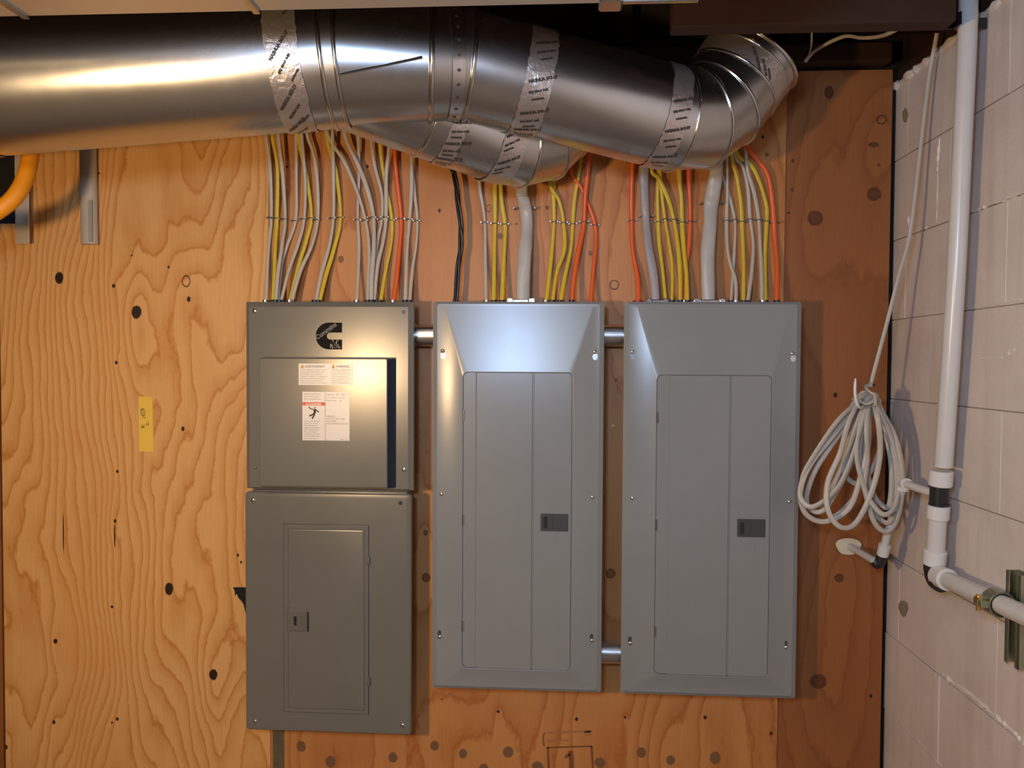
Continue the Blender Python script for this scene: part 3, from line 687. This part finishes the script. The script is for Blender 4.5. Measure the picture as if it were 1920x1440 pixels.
# nipples joining the enclosures
def nipple(label, xa, xb, zc, r=.0265, yc=-.045):
    o = tag(empty('conduit_nipple'), label, 'conduit')
    MB().tube([(xa, yc, zc), (xb, yc, zc)], r, seg=32, ref=(0, 0, 1)).obj('pipe', M['emt'], o, True, .8)
    for xx, sg in ((xa, 1), (xb, -1)):
        MB().tube([(xx, yc, zc), (xx+sg*.008, yc, zc)], r*1.12, seg=12, ref=(0, 0, 1)).obj('locknut', M['emt'], o, True, .4)
e1 = ax1-.012; 
nipple('short steel conduit between the logo switch box and the middle panel', ax1-.0118, -.294+.0118, W(795, 629, .045).z)
nipple('short steel conduit high between the two tall panels', .108-.0118, .154+.0118, W(1150, 629, .045).z)
nipple('short steel conduit low between the two tall panels', .108-.0118, .154+.0118, W(1147, 1223, .045).z)
# ------------------------------------------------------------------ CABLES
ZBOX = 1.6295
def cv(o, pts): return [(o[0]+x*.243, o[1]+y_*.243) for x, y_ in pts]
O1, O2, O3 = (480, 230), (820, 250), (1150, 250)
CAB = [
 ('white', O1, [(78,100),(108,350),(118,740),(95,1000),(72,1370)], 4.0, 0, 'white cable at the far left of the bundle, outermost of all'),
 ('yellow', O1, [(125,100),(165,350),(160,750),(150,950),(128,1370)], 4.4, 1, 'leftmost yellow cable, second cable from the left'),
 ('white', O1, [(172,100),(205,400),(225,750),(200,950),(165,1200),(150,1370)], 4.0, 2, 'white cable just right of the leftmost yellow cable'),
 ('white', O1, [(308,90),(312,450),(305,750),(240,950),(192,1130),(165,1370)], 3.8, 0, 'white cable sweeping left below its staple, fourth from the left'),
 ('yellow', O1, [(325,90),(392,430),(428,720),(390,900),(330,1100),(245,1365)], 4.4, 0, 'second yellow cable from the left, curving down-left'),
 ('white', O1, [(350,90),(380,450),(370,750),(320,950),(250,1150),(180,1370)], 3.8, 1, 'white cable left of and beside the second yellow cable'),
 ('white', O1, [(395,90),(440,230),(472,450),(475,750),(430,950),(340,1150),(258,1368)], 4.0, 1, 'white cable right of and beside the second yellow cable'),
 ('yellow', O1, [(545,110),(590,280),(625,430),(652,740),(600,980),(540,1180),(478,1368)], 4.4, 0, 'yellow cable of the isolated white and yellow pair'),
 ('white', O1, [(590,110),(597,400),(598,720),(565,950),(500,1180),(452,1368)], 4.0, 1, 'white cable of the isolated white and yellow pair'),
 ('white', O1, [(790,100),(795,400),(785,700),(795,950),(790,1150),(775,1368)], 3.6, 0, 'thin straight white cable passing behind the crossing cables'),
 ('white', O1, [(555,100),(680,300),(790,560),(850,780),(872,980),(866,1200),(860,1368)], 3.8, 1, 'white cable slanting from the wye down across a straight one'),
 ('white', O1, [(690,110),(790,330),(860,520),(905,720),(910,950),(892,1200),(890,1368)], 4.8, 2, 'broad white cable slanting right, upper of the two slanting ones'),
 ('white', O1, [(890,150),(920,350),(970,550),(972,740),(940,900),(928,1050),(915,1368)], 3.6, 0, 'white cable with a sharp kink left of a yellow one'),
 ('yellow', O1, [(958,170),(985,400),(1035,650),(1050,800),(1040,950),(990,1200),(955,1368)], 3.8, 0, 'yellow cable directly left of the left-hand orange cable'),
 ('white', O1, [(1025,200),(1005,400),(1003,720),(985,900),(935,1120),(905,1368)], 4.2, 1, 'white cable crossing before a yellow one near the orange cable'),
 ('orange', O1, [(1070,215),(1085,420),(1120,750),(1110,950),(1085,1200),(1055,1370)], 4.8, 0, 'single orange cable above the logo switch box'),
 ('white', O1, [(1200,275),(1200,500),(1185,750),(1165,1000),(1150,1368)], 4.2, 1, 'left one of the white pair rightmost above the switch box'),
 ('white', O1, [(1205,275),(1225,550),(1245,750),(1235,950),(1205,1150),(1182,1368)], 3.4, 0, 'right one of the white pair rightmost above the switch box'),
 ('white', O2, [(325,385),(350,550),(368,710),(370,950),(378,1275)], 3.6, 0, 'lone white cable above the middle panel'),
 ('yellow', O2, [(445,430),(445,700),(440,950),(435,1270)], 4.6, 0, 'straight yellow cable left of the middle grey service cable'),
 ('yellow', O2, [(490,450),(522,700),(520,850),(510,1050),(497,1275)], 4.6, 1, 'bowed yellow cable touching the middle grey service cable side'),
 ('yellow', O2, [(895,380),(900,600),(900,700),(880,950),(835,1270)], 4.2, 0, 'printed yellow cable just right of the middle grey service cable'),
 ('yellow', O2, [(865,370),(940,520),(975,700),(980,900),(920,1080),(885,1270)], 4.2, 1, 'wavy yellow cable, middle of three above the middle panel'),
 ('yellow', O2, [(1115,160),(1060,500),(1045,700),(1030,900),(980,1130),(945,1270)], 4.2, 0, 'yellow cable leaning right at its top beside two orange ones'),
 ('orange', O2, [(1030,280),(1110,420),(1170,560),(1215,700),(1225,850),(1200,1100),(1180,1280)], 4.4, 0, 'orange cable bowing right over the gap, behind its crossing twin'),
 ('orange', O2, [(1170,160),(1140,500),(1130,700),(1080,950),(1050,1150),(1037,1285)], 5.2, 2, 'orange cable crossing in front and entering the middle panel'),
 ('orange', O3, [(148,235),(140,450),(140,660),(150,900),(188,1130),(195,1275)], 5.0, 0, 'orange cable at the left corner of the rightmost panel'),
 ('yellow', O3, [(350,290),(342,450),(345,660),(355,850),(385,1100),(412,1270)], 4.2, 0, 'yellow cable alongside the slimmer grey service cable'),
 ('yellow', O3, [(360,300),(378,500),(402,680),(430,850),(455,1050),(452,1270)], 3.4, 1, 'thin yellow cable, second right of the slimmer grey service cable'),
 ('yellow', O3, [(290,265),(350,350),(420,500),(470,680),(500,880),(515,1100),(518,1270)], 4.4, 2, 'yellow cable slanting across two other yellow ones'),
 ('orange', O3, [(583,320),(590,500),(592,650),(585,850),(560,1050),(545,1270)], 4.6, 0, 'orange cable running behind a broad yellow one'),
 ('yellow', O3, [(508,320),(525,500),(530,680),(545,900),(565,1100),(572,1270)], 4.8, 1, 'broad yellow cable in front of an orange one'),
 ('white', O3, [(815,225),(870,400),(915,560),(940,700),(935,900),(925,1050),(905,1280)], 3.2, 0, 'thin white cable slanting close beside the silvery grey service cable'),
 ('white', O3, [(875,180),(880,450),(875,630),(878,850),(900,1000),(945,1150),(945,1280)], 3.6, 1, 'white cable first right of the thick grey cable, crossing its twin'),
 ('yellow', O3, [(910,160),(955,350),(985,550),(995,750),(1005,1000),(1005,1275)], 4.4, 1, 'long straight yellow cable between white pairs at the right'),
 ('white', O3, [(935,160),(1000,260),(1040,430),(1055,650),(1080,850),(1070,1050),(1030,1270)], 3.8, 0, 'white cable just right of the long straight yellow cable'),
 ('white', O3, [(1020,120),(1040,300),(1085,450),(1120,650),(1135,900),(1145,1100),(1150,1275)], 4.0, 1, 'white cable just left of the rightmost yellow cable'),
 ('yellow', O3, [(950,145),(1060,240),(1130,380),(1180,550),(1185,650),(1172,900),(1170,1100),(1174,1275)], 4.4, 0, 'rightmost yellow cable, second cable from the right end'),
 ('orange', O3, [(1030,85),(1100,190),(1190,320),(1230,550),(1245,800),(1262,1000),(1260,1285)], 5.4, 1, 'orange cable at the far right, outermost of all'),
]
WORD = {'white': 'white cables entering the panels', 'yellow': 'yellow cables entering the panels', 'orange': 'orange cables entering the panels'}
def staple(x, py, hw, d, lab, px=None):
    c = W(x, py, 0); x_, z_ = c.x, c.z; hw = hw*1.3e-3+.0035
    pts = [(x_-hw, .002, z_), (x_-hw, -d, z_), (x_-hw*.75, -d-.003, z_), (x_+hw*.75, -d-.003, z_), (x_+hw, -d, z_), (x_+hw, .002, z_)]
    m = MB().tube(pts, .0012, .0012, seg=6, ref=(0, 0, 1)); o = m.obj('staple', M['staple'])
    for s_ in (-1, 1): MB().cyl((x_+s_*hw*1.0, -.0015, z_-.0), (x_+s_*hw*1.0, -d-.0045, z_), .0019, 8).obj('staple_nail', M['staple'], o)
    tag(o, lab, 'staple', 'steel staples holding the cables'); return o
def cable(color, O, pts, hw, layer, lab):
    P = cv(O, pts) if O else pts
    # index closest to the staple row
    ys = [abs(p[1]-412) for p in P]; k = ys.index(min(ys)); out = []
    n = len(P)
    for i, (x, y_) in enumerate(P):
        if y_ < 412: t = min((412-y_)/160, 1); d = .006+.022*t
        else: t = min((y_-412)/150, 1); d = .006+.036*t*t
        d += 0.0064*layer*(1 if abs(y_-412) > 40 else .6)
        if i == n-1:
            q = W(x, y_, DEP); dd = .046+.004*layer; q2 = Vector((W(x, y_, dd).x, -dd, ZBOX-.002)); out.append(q2)
        else: out.append(W(x, y_, d))
    # run on up behind the duct to the top plate
    v = out[0]-out[1]; top = Vector((out[0].x+v.x*.4, -.012, ZT-.012))
    if top.z > out[0].z+.02: out = [top, Vector((out[0].x+v.x*.25, out[0].y+.002, (top.z+out[0].z)/2))]+out
    S_ = spline(out, 6); rg = random.Random(int(P[0][0]*10)); N_ = len(S_)
    ph = rg.uniform(0, 6); k1 = hw*1.28e-3
    wid = [k1*(1-.18*(.5+.5*math.sin(ph+i*.35))) for i in range(N_)]
    th = k1*(.52 if color != 'orange' else .75)
    o = MB().tube(S_, wid, th, seg=10, ref=(0, -1, 0)).obj('cable', M['c_'+color], None, True, 1.2)
    tag(o, lab, 'cable', WORD[color])
    return P
def xat(P, yy):
    for (x0, y0), (x1, y1) in zip(P, P[1:]):
        if y0 <= yy <= y1: return x0+(x1-x0)*(yy-y0)/(y1-y0)
    return P[0][0]
conn = []
for i, c in enumerate(CAB):
    P = cable(*c); yy = 412+((i*37) % 7)-3+(2 if c[1] is O2 else (3 if c[1] is O3 else 0)); 
    if c[1] is O2: yy += 6
    staple(xat(P, yy), yy, c[3], .007+.0042*c[4], 'steel staple over the '+c[5].split(',')[0])
    conn.append((P[-1][0], c[4], c[5]))
# printing on a few cables is too small to read; black three-strand cable
bp = [W(x, y_, d) for (x, y_), d in zip(cv(O2, [(122,240),(130,300),(155,480),(180,700),(182,850),(160,1050),(135,1285)]), (.05,.05,.05,.047,.045,.046,.05))]
bp[-1].z = ZBOX; bp = [Vector((bp[0].x-.01, -.02, ZT-.012))]+bp
bS = spline(bp, 10); bc = tag(empty('black_cable'), 'black twisted cable left of the middle panel cables', 'cable')
for s_ in range(3):
    pts = []
    for i, p in enumerate(bS):
        a = 2*PI*s_/3+i*.16; pts.append(p+Vector((math.cos(a)*.0036, math.sin(a)*.0036, 0)))
    MB().tube(pts, .0037, seg=8).obj('strand', M['c_black'], bc, True, 2)
p = bS[22]; MB().tube([p+Vector((-.006, 0, .004)), p+Vector((-.010, -.001, .010)), p+Vector((-.014, -.001, .018))], .0008, seg=5).obj('frayed_tip', M['c_black'], bc)
def service(pts, ws, ds, lab, mat, tx=0):
    P = [W(x, y_, d) for (x, y_), d in zip(pts, ds)]; P[-1].z = ZBOX
    P = [Vector((P[0].x, -.022, ZT-.012))]+P; ws = [ws[0]]+ws
    Wd = spline([(w_, 0, 0) for w_ in ws], 8); S_ = spline(P, 8)
    m = MB().tube(S_, [v.x*.5*1.27e-3 for v in Wd], [v.x*.5*1.27e-3*.62 for v in Wd], seg=14, ref=(0, -1, 0), twist=[.25*math.sin(i*.33+tx) for i in range(len(S_))])
    # two inner conductors pressed against the jacket
    o = m.obj('service_cable', mat, None, True, 1.4); tag(o, lab, 'cable', 'thick grey service cables'); return o
g = cv(O2, [(650,400),(655,470),(682,600),(692,750),(676,900),(664,1100),(662,1275)])
service(g, [23,22,26,23,27,27,27], [.045,.042,.02,.022,.035,.045,.05], 'thick grey service cable entering the middle panel under a zinc clamp', M['c_gray'])
g = cv(O3, [(235,230),(240,450),(247,650),(268,850),(308,1100),(330,1270)])
service(g, [18,17,16,17,18,16], [.04,.03,.018,.03,.04,.05], 'slimmer grey-violet service cable, third from the left above the right panel', plain('cable_grey_violet', (.36,.34,.36), .4, 0, .3, 45, .08))
g = cv(O3, [(795,230),(768,450),(752,560),(746,700),(728,900),(730,1100),(735,1260)])
service(g, [26,28,29,26,27,27,24], [.045,.035,.022,.03,.04,.045,.05], 'thick silvery grey service cable in the middle above the right panel', M['c_gray'], 2)
staple(984, 394, 17, .024, 'wide steel staple over the thick grey cable of the middle panel')
staple(1332, 384, 17, .024, 'wide steel staple over the thick silvery grey cable of the right panel')
staple(1210, 408, 9, .018, 'steel staple over the slimmer grey-violet service cable')
# cable connectors on the box tops
def connector(x, lab, mat, d=.047, r=.009, h=.021):
    c = W(x, 566, d); o = MB().tube([(c.x, -d, ZBOX-.0015), (c.x, -d, ZBOX+h*.5), (c.x, -d, ZBOX+h*.55), (c.x, -d, ZBOX+h)], [r, r, r*.82, r*.8], seg=14, ref=(0, -1, 0)).obj('cable_connector', mat, None, True, .5)
    return tag(o, lab, 'connector', 'cable connectors on the panel tops')
for i, (x, ly, lab) in enumerate(conn):
    if i in (24,): continue
    connector(x, 'connector of the '+lab.split(',')[0], M['black'] if i % 3 else M['emt'], .046+.004*ly)
def clamp(x, lab, wpx=54):
    c = W(x, 566, .05); hw = wpx*.5*1.25e-3; o = tag(empty('cable_clamp'), lab, 'clamp')
    MB().box((c.x-hw*.55, -.070, ZBOX-.0015), (c.x+hw*.55, -.034, ZBOX+.021), .002).obj('clamp_body', M['zinc'], o)
    for s_ in (-1, 1):
        MB().box((c.x+s_*hw*.55, -.060, ZBOX+.010), (c.x+s_*hw, -.044, ZBOX+.025), .002).obj('clamp_ear', M['zinc'], o)
        MB().cyl((c.x+s_*hw*.8, -.0425, ZBOX+.019), (c.x+s_*hw*.8, -.045, ZBOX+.019), .004, 12).obj('clamp_screw', M['screw'], o)
        MB().cyl((c.x+s_*hw*.8, -.059, ZBOX+.019), (c.x+s_*hw*.8, -.064, ZBOX+.019), .0045, 12).obj('clamp_screw', M['screw'], o)
clamp(977, 'shiny zinc clamp on top of the middle panel'); clamp(1328, 'shiny zinc clamp on top of the right panel under the thick cable', 60); clamp(1231, 'zinc clamp on top of the right panel under the slimmer grey cable', 40)
c = W(1196, 566, .05)
tag(MB().tube([(c.x, -.05, ZBOX-.0), (c.x, -.05, ZBOX+.020)], .0125, seg=20, ref=(0, -1, 0)).obj('red_bushing', plain('red_plastic', (.35,.02,.015), .4), None, True, .5), 'dark red bushing where the first orange cable enters the right panel', 'bushing')
# ------------------------------------------------------------------ yellow tape note on the left sheet
tp = [(260,743),(286,745),(288,847),(261,846)]
nt = MB().poly([W(x, y_, .0006) for x, y_ in tp], (0, -.0004, 0)).obj('yellow_tape', M['note']); tag(nt, 'short strip of yellow tape with handwriting stuck on the plywood', 'tape')
hm = MB()
def ink(pts, r=.0006): hm.tube([W(x, y_, .0014) for x, y_ in spl2(pts)], r, .0002, seg=5)
def spl2(pts): return [(v.x, v.z) for v in spline([(x, 0, y_) for x, y_ in pts], 4)]
ink([(264,771),(267,766),(271,769),(272,776),(268,780),(264,777),(264,770),(266,766)]); ink([(268,765),(269,772),(270,780),(273,785)]); ink([(266,767),(266.5,776),(268,784)])
ink([(265,797),(266,803),(268,798),(269,803),(271,796)]); ink([(273,800),(273.6,801)]); ink([(275,792),(275.5,799)]); ink([(278,790),(278.5,798)]); ink([(275,796),(278.5,794)])
link('handwriting', hm.mesh('hw'), M['ink'], nt)
# ------------------------------------------------------------------ stencil on the middle sheet, bottom
st = MB()
def bar(x0, y0, x1, y1, w_, m_):
    a, b = W(x0, y0, .0012), W(x1, y1, .0012); v = (b-a).normalized(); s_ = Vector((-v.z, 0, v.x))*(w_*.5*1.3e-3)
    m_.poly([a-s_, a+s_, b+s_, b-s_], (0, -.0001, 0))
bar(1027, 1401, 1030, 1460, 4, st); bar(1109, 1399, 1113, 1460, 4, st); bar(1026, 1402, 1110, 1399, 3, st)
bar(1018, 1380, 1020, 1399, 2.5, st); bar(1018, 1379, 1022, 1374, 2.5, st)
bar(1070, 1408, 1072, 1460, 8, st); bar(1060, 1420, 1068, 1414, 6, st)
tag(st.obj('stencil_mark', M['stamp'], wb), 'faded stencilled box with the figure 1 on the plywood below')
st = MB(); bar(1026, 1374, 1110, 1371, 4, st); bar(1024, 1389, 1066, 1388, 3, st); bar(1096, 1376, 1108, 1374, 9, st)
tag(st.obj('stencil_smudge', M['stamp_pale'], wb), 'pale smudged stencil line above the stencilled box')
# pale screw heads in the sheets
for sx, sy_ in ((828,1311),(1149,798),(1143,902),(1141,926)):
    p = W(sx, sy_, .001); MB().cyl(p, p+Vector((0, -.0012, 0)), .0034, 12).obj('screw_head', M['brass'], wb)
# ------------------------------------------------------------------ left: slats and hose
for (x0, x1, y0, y1, dd, lab) in ((28, 54, 200, 457, .028, 'short white slat hanging partly behind the yellow hose'), (148, 178, 180, 457, .024, 'white slat hanging right of the yellow hose')):
    a, b = W(x0, y1, dd), W(x1, y1, dd); a2 = W(x0-3, y0, dd)
    if x0 > 100:
        m = MB(); n = 9; w_ = b.x-a.x; cx = (a.x+b.x)/2
        rc = [(cx+w_*.5*math.sin(PI*(k/(n-1)-.5)), -dd*.55-dd*.6*math.cos(PI*(k/(n-1)-.5))) for k in range(n)]
        zt = a2.z+.0; vs = [(x, y_, a.z) for x, y_ in rc]+[(a.x+w_, -dd*.4, a.z), (a.x, -dd*.4, a.z)]
        k_ = len(vs); vs += [(x-.004, y_, zt) for x, y_, _ in vs]
        m.add(vs, [tuple(range(k_)), tuple(range(2*k_-1, k_-1, -1))]+[(i, (i+1) % k_, k_+(i+1) % k_, k_+i) for i in range(k_)])
        o = m.obj('white_slat', M['slat'], None, True, .5)
        q = W(165, 375, dd+.004); MB().box((q.x, -dd*1.13, a.z+.004), (q.x+.010, -dd*1.16, q.z)).obj('grey_print', plain('grey_print', (.36,.34,.29), .6), o)
    else:
        o = MB().box((a.x, -dd+.006, a.z), (b.x, -dd, a2.z), .002).obj('white_slat', M['slat'])
    tag(o, lab, 'slat')
hpts = [W(58, 180, .30), W(60, 240, .30), W(57, 290, .30), W(50, 325, .31), W(36, 357, .325), W(12, 384, .34), W(-30, 408, .36), W(-110, 425, .40), W(-260, 425, .44)]
hS = spline(hpts, 30); r0 = .0165
hose = MB().tube(hS, [r0*(1+.05*(i % 2)) for i in range(len(hS))], seg=18).obj('flexible_hose', M['hose'], None, True, 1.2)
tag(hose, 'thick orange-yellow ribbed hose curving out from behind the round duct at the left', 'hose')
# thin near-black slab laid over the sheet behind the hose, far left
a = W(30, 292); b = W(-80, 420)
tag(MB().box((b.x, -.001, b.z), (a.x, -.004, ZT-.01), .001).obj('dark_patch', M['gap'], wb), 'nearly black patch in the upper left corner')
# ------------------------------------------------------------------ hanging coil of white cable
top = W(1627, 728, .075)
cl = tag(empty('cable_coil'), 'coil of flat white cable hanging from a hook by the block wall', 'cable')
lead = spline([W(1757, 62, .22), W(1748, 110, .20), W(1740, 160, .19), W(1727, 270, .18), W(1712, 400, .175), W(1703, 455, .17), W(1686, 515, .17), W(1667, 590, .17), W(1646, 670, .17), W(1632, 722, .172)], 8)
MB().tube(lead, .0046, .0028, seg=8, ref=(0, -1, 0)).obj('lead', M['c_white'], cl, True, 1.5)
loops = [ # left-mid, bottom-left, bottom, bottom-right, right-mid
 ([(1575,800),(1520,870),(1501,920),(1510,962),(1545,978),(1590,955),(1612,900),(1628,830)], .085),
 ([(1572,815),(1530,880),(1513,930),(1520,955),(1545,955),(1580,900),(1608,840),(1622,790)], .070),
 ([(1570,790),(1515,872),(1503,905),(1502,935),(1525,950),(1570,915),(1600,850),(1620,780)], .098),
 ([(1592,790),(1575,850),(1552,905),(1552,955),(1575,988),(1605,980),(1635,920),(1650,850),(1645,780)], .110),
 ([(1597,800),(1580,870),(1555,925),(1548,950),(1565,968),(1600,935),(1615,890),(1628,800)], .055),
 ([(1605,800),(1588,855),(1583,885),(1600,905),(1618,900),(1640,870),(1652,820),(1640,770)], .060),
 ([(1612,800),(1607,860),(1622,920),(1640,980),(1665,997),(1685,968),(1693,900),(1682,830),(1655,775)], .092),
 ([(1616,800),(1612,870),(1630,940),(1652,975),(1672,975),(1682,920),(1676,850),(1650,780)], .075),
 ([(1622,800),(1620,850),(1635,920),(1655,948),(1668,945),(1672,890),(1665,830),(1645,770)], .062),
 ([(1625,800),(1627,860),(1622,915),(1640,950),(1660,965),(1680,945),(1687,890),(1670,815),(1648,772)], .104),
]
for i, (lp, d) in enumerate(loops):
    tx = 1612+i*2.4; pts = [W(tx, 742+(i % 3)*4, .160+.006*(i % 4))]+[W(x, y_, d+.10+.008*math.sin(k*1.3+i)) for k, (x, y_) in enumerate(lp)]+[W(tx+14, 748+(i % 2)*5, .164+.005*(i % 3))]
    S_ = spline(pts, 8, closed=True); tw = [.35*math.sin(i*1.7+k*.09) for k in range(len(S_))]
    MB().tube(S_, .0060, .0027, seg=8, ref=(0, -1, 0), closed=True, twist=tw).obj('loop', M['c_white'], cl, True, 1.5)
# wrap round the bundle
S_ = spline([W(1614,752,.198), W(1626,757,.202), W(1640,749,.195), W(1643,740,.175), W(1632,736,.150), W(1618,740,.152)], 6, closed=True)
MB().tube(S_, .0046, .003, seg=8, closed=True).obj('wrap', M['c_white'], cl, True, 1.5)
S_ = spline([W(1634,722,.175), W(1622,726,.188), W(1632,736,.208), W(1640,742,.21), W(1641,760,.20)], 6)
MB().tube(S_, .0045, .003, seg=8).obj('tail', M['c_white'], cl, True, 1.5)
hk = spline([W(1598,748,-.002), W(1608,754,.06), W(1618,762,.18), W(1612,764,.215), W(1606,755,.225), W(1603,735,.226), W(1604,709,.226)], 6)
tag(MB().tube(hk, [.0032]*(len(hk)-4)+[.0030, .0027, .0022, .0010], seg=10).obj('hook', M['pvc2'], None, True, 1.5), 'thin white hook carrying the cable coil', 'hook')
# loose cables above the plywood on the right
o = MB().tube(spline([W(1510,115,.10), W(1525,97,.13), W(1550,82,.16), W(1585,68,.2), W(1615,71,.24), W(1645,69,.28), W(1668,62,.32), W(1690,50,.35)], 8), .0042, .0028, seg=8).obj('loose_cable', M['c_white'], None, True, 1.5)
tag(o, 'loose white cable snaking through the dark space under the beam', 'cable')
o = MB().tube(spline([W(1523,30,.3), W(1522,65,.25), W(1521,85,.2), W(1517,102,.13)], 6), .0020, seg=8).obj('thin_wire', M['c_white'], None, True, 1.5)
tag(o, 'thin wire dropping straight down from the beam', 'wire')
# ------------------------------------------------------------------ white plumbing on the right
def Rr(px, py, off): return R(px, py, off)
PO = .048
ptop = Rr(1816, -60, PO); pts_ = [ptop, Rr(1814, 60, PO), Rr(1803, 300, PO), Rr(1790, 560, PO), Rr(1769, 875, PO)]
vp = tag(empty('water_pipe'), 'white plastic water pipe standing against the block wall and turning towards the room', 'pipe')
r1 = .0168
MB().tube(spline(pts_, 6), r1, seg=24, ref=(0, -1, 0)).obj('riser', M['pvc'], vp, True, 1.2)
def seg_(x0, y0, x1, y1, r, mat, name, lab=None, off=PO, bev=.0015):
    a, b = Rr(x0, y0, off), Rr(x1, y1, off); d = (b-a).normalized()
    o = MB().tube([a, a+d*bev, b-d*bev, b], [r-bev, r, r, r-bev], seg=28, ref=(0, -1, 0)).obj(name, mat, vp, True, .5)
    if lab: tag(o, lab)
    return o
seg_(1765, 882, 1763, 911, r1*1.30, M['pvc2'], 'collar'); seg_(1762, 909, 1760, 948, r1*1.06, M['black'], 'coupling', 'black coupling')
seg_(1760, 947, 1758, 973, r1*1.24, M['pvc2'], 'collar'); seg_(1758, 970, 1754, 1036, r1*1.02, M['pvc'], 'short_pipe')
seg_(1754, 1031, 1751, 1058, r1*1.28, M['pvc2'], 'collar')
for yy in (912, 946): seg_(1761, yy-2, 1761, yy+2, r1*1.22, M['black'], 'coupling_rim')
e0 = Rr(1751, 1056, PO); e1 = Rr(1752, 1078, PO); e2 = e1+Vector((0, -.03, -.008))
MB().tube(spline([e0, e0.lerp(e1, .6), e1+Vector((0, -.008, -.006)), e2], 5), r1*1.15, seg=20).obj('elbow', M['black'], vp, True, 1.2)
h1 = Rr(1765, 1082, PO); h2 = Rr(1990, 1185, PO)
MB().tube([h1, h1.lerp(h2, .5), h2, h1+(h2-h1)*3.2], r1*1.0, seg=24, ref=(0, 0, 1)).obj('horizontal_pipe', M['pvc'], vp, True, 1.2)
d = (h2-h1).normalized(); h0 = h1-d*.012
MB().tube([h0, h0+d*.002, h1+d*.024, h1+d*.026], [r1*1.2, r1*1.3, r1*1.3, r1*1.2], seg=28, ref=(0, 0, 1)).obj('collar', M['pvc2'], vp, True, .5)
# pipe strap near the ceiling
a = Rr(1812, 38, PO)
ps = MB().tube([a+Vector((0, 0, -.012)), a+Vector((0, 0, .012))], r1*1.18, seg=24, ref=(0, -1, 0)); ps.box((a.x-.05, a.y+.012, a.z-.010), (a.x+.045, a.y+.016, a.z+.010), .001)
tag(ps.obj('pipe_strap', M['black'], None, True, .5), 'black strap holding the white pipe close to the ceiling', 'strap')
# small branch pipe
sp_ = tag(empty('branch_water_pipe'), 'thin white water pipe looping from a plywood wall flange to the upright pipe', 'pipe')
rs = .0085
w0 = W(1592, 1024, 0.0); w1 = W(1640, 1052, .12); w2 = W(1650, 1052, .12)
MB().tube([w0, w1], rs, seg=16, ref=(0, 0, 1)).obj('wall_pipe', M['pvc'], sp_, True, 1)
w3 = W(1655, 1040, .13); u1 = W(1664, 1000, .15); u2 = W(1692, 918, .20)
MB().tube(spline([w1-Vector((0, 0, 0)), W(1647, 1058, .125), w3], 5), rs*1.35, seg=16).obj('elbow', M['black'], sp_, True, 1)
MB().tube([w3, w3.lerp(u1, .45)], rs*1.5, seg=18, ref=(0, -1, 0)).obj('collar', M['pvc2'], sp_, True, .5)
MB().tube(spline([w3, u1, W(1678, 955, .17), u2], 6), rs, seg=16, ref=(0, -1, 0)).obj('riser', M['pvc'], sp_, True, 1)
u3 = W(1700, 908, .22); tee = Rr(1758, 928, PO)
MB().tube(spline([u2, W(1695, 908, .205), u3], 5), rs*1.5, seg=16).obj('elbow', M['pvc2'], sp_, True, 1)
MB().tube([u3, tee], rs, seg=16, ref=(0, 0, 1)).obj('tee_pipe', M['pvc'], sp_, True, 1)
ec = W(1590, 1024, .001); m = MB()
ring = [ec+Vector((.029*math.cos(a)*(1+.10*math.sin(3*a)), 0, .022*math.sin(a)*(1+.08*math.cos(2*a)))) for a in [2*PI*k/28 for k in range(28)]]
tag(m.poly(ring, (0, -.0035, 0)).obj('wall_flange', M['cream'], sp_), 'cream torn-edged flange on the plywood')
# strut and pipe clamp
s0 = Rr(1913, 1068, 0); zt = s0.z; zb_ = Rr(1913, 1243, 0).z; ysx = s0.y
st = tag(empty('strut_channel'), 'short upright zinc strut channel at the right picture edge', 'bracket')
for yy in (0, -.038): MB().box((XW-.0015, ysx+yy, zb_), (XW-.024, ysx+yy-.003, zt), .0006).obj('channel_side', M['plate'], st)
MB().box((XW-.0015, ysx, zb_), (XW-.004, ysx-.041, zt), .0006).obj('channel_back', M['plate'], st)
for yy in (0, -.030): MB().box((XW-.022, ysx+yy, zb_), (XW-.024, ysx+yy-.011, zt), .0006).obj('channel_lip', M['plate'], st)
tc = (h2-h1); cpos = h1+tc*((ysx-.02-h1.y)/tc.y)
pc = tag(empty('pipe_clamp'), 'zinc pipe clamp with brass screw gripping the horizontal white pipe', 'clamp')
cb = MB(); n = 26; vs = []; fs = []; r_ = r1*1.22
for i in range(n+1):
    a = -PI*.86+2*PI*.86*i/n
    for s_ in (-1, 1):
        for rr in (r_, r_+.002): vs.append(cpos+Vector((r_*0-rr*math.cos(a+PI*0)*-1*0, 0, 0))+Vector((-rr*math.cos(a), s_*.014, rr*math.sin(a))))
for i in range(n):
    o_ = 4*i; fs += [(o_, o_+1, o_+5, o_+4), (o_+2, o_+6, o_+7, o_+3), (o_, o_+4, o_+6, o_+2), (o_+1, o_+3, o_+7, o_+5)]
cb.add(vs, fs); cb.obj('clamp_band', M['plate'], pc, True, .6)
MB().tube([cpos+Vector((0, -.0135, 0)), cpos+Vector((0, .0145, 0))], r1*1.19, seg=24, ref=(0, 0, 1)).obj('rubber_cushion', M['black'], pc, True, .6)
MB().box(cpos+Vector((-.014-r_, .013, -.006)), cpos+Vector((-r_+.002, -.013, .006)), .001).obj('clamp_ear', M['plate'], pc)
q = cpos+Vector((-.012-r_, 0, 0)); MB().tube([q+Vector((0, .0, -.014)), q+Vector((0, 0, .014))], .0035, seg=10, ref=(0, -1, 0)).obj('clamp_bolt', M['brass'], pc, True, .6)
MB().tube([q+Vector((0, .0, .006)), q+Vector((0, 0, .011))], .0075, seg=6, ref=(0, -1, 0)).obj('clamp_nut', M['brass'], pc)
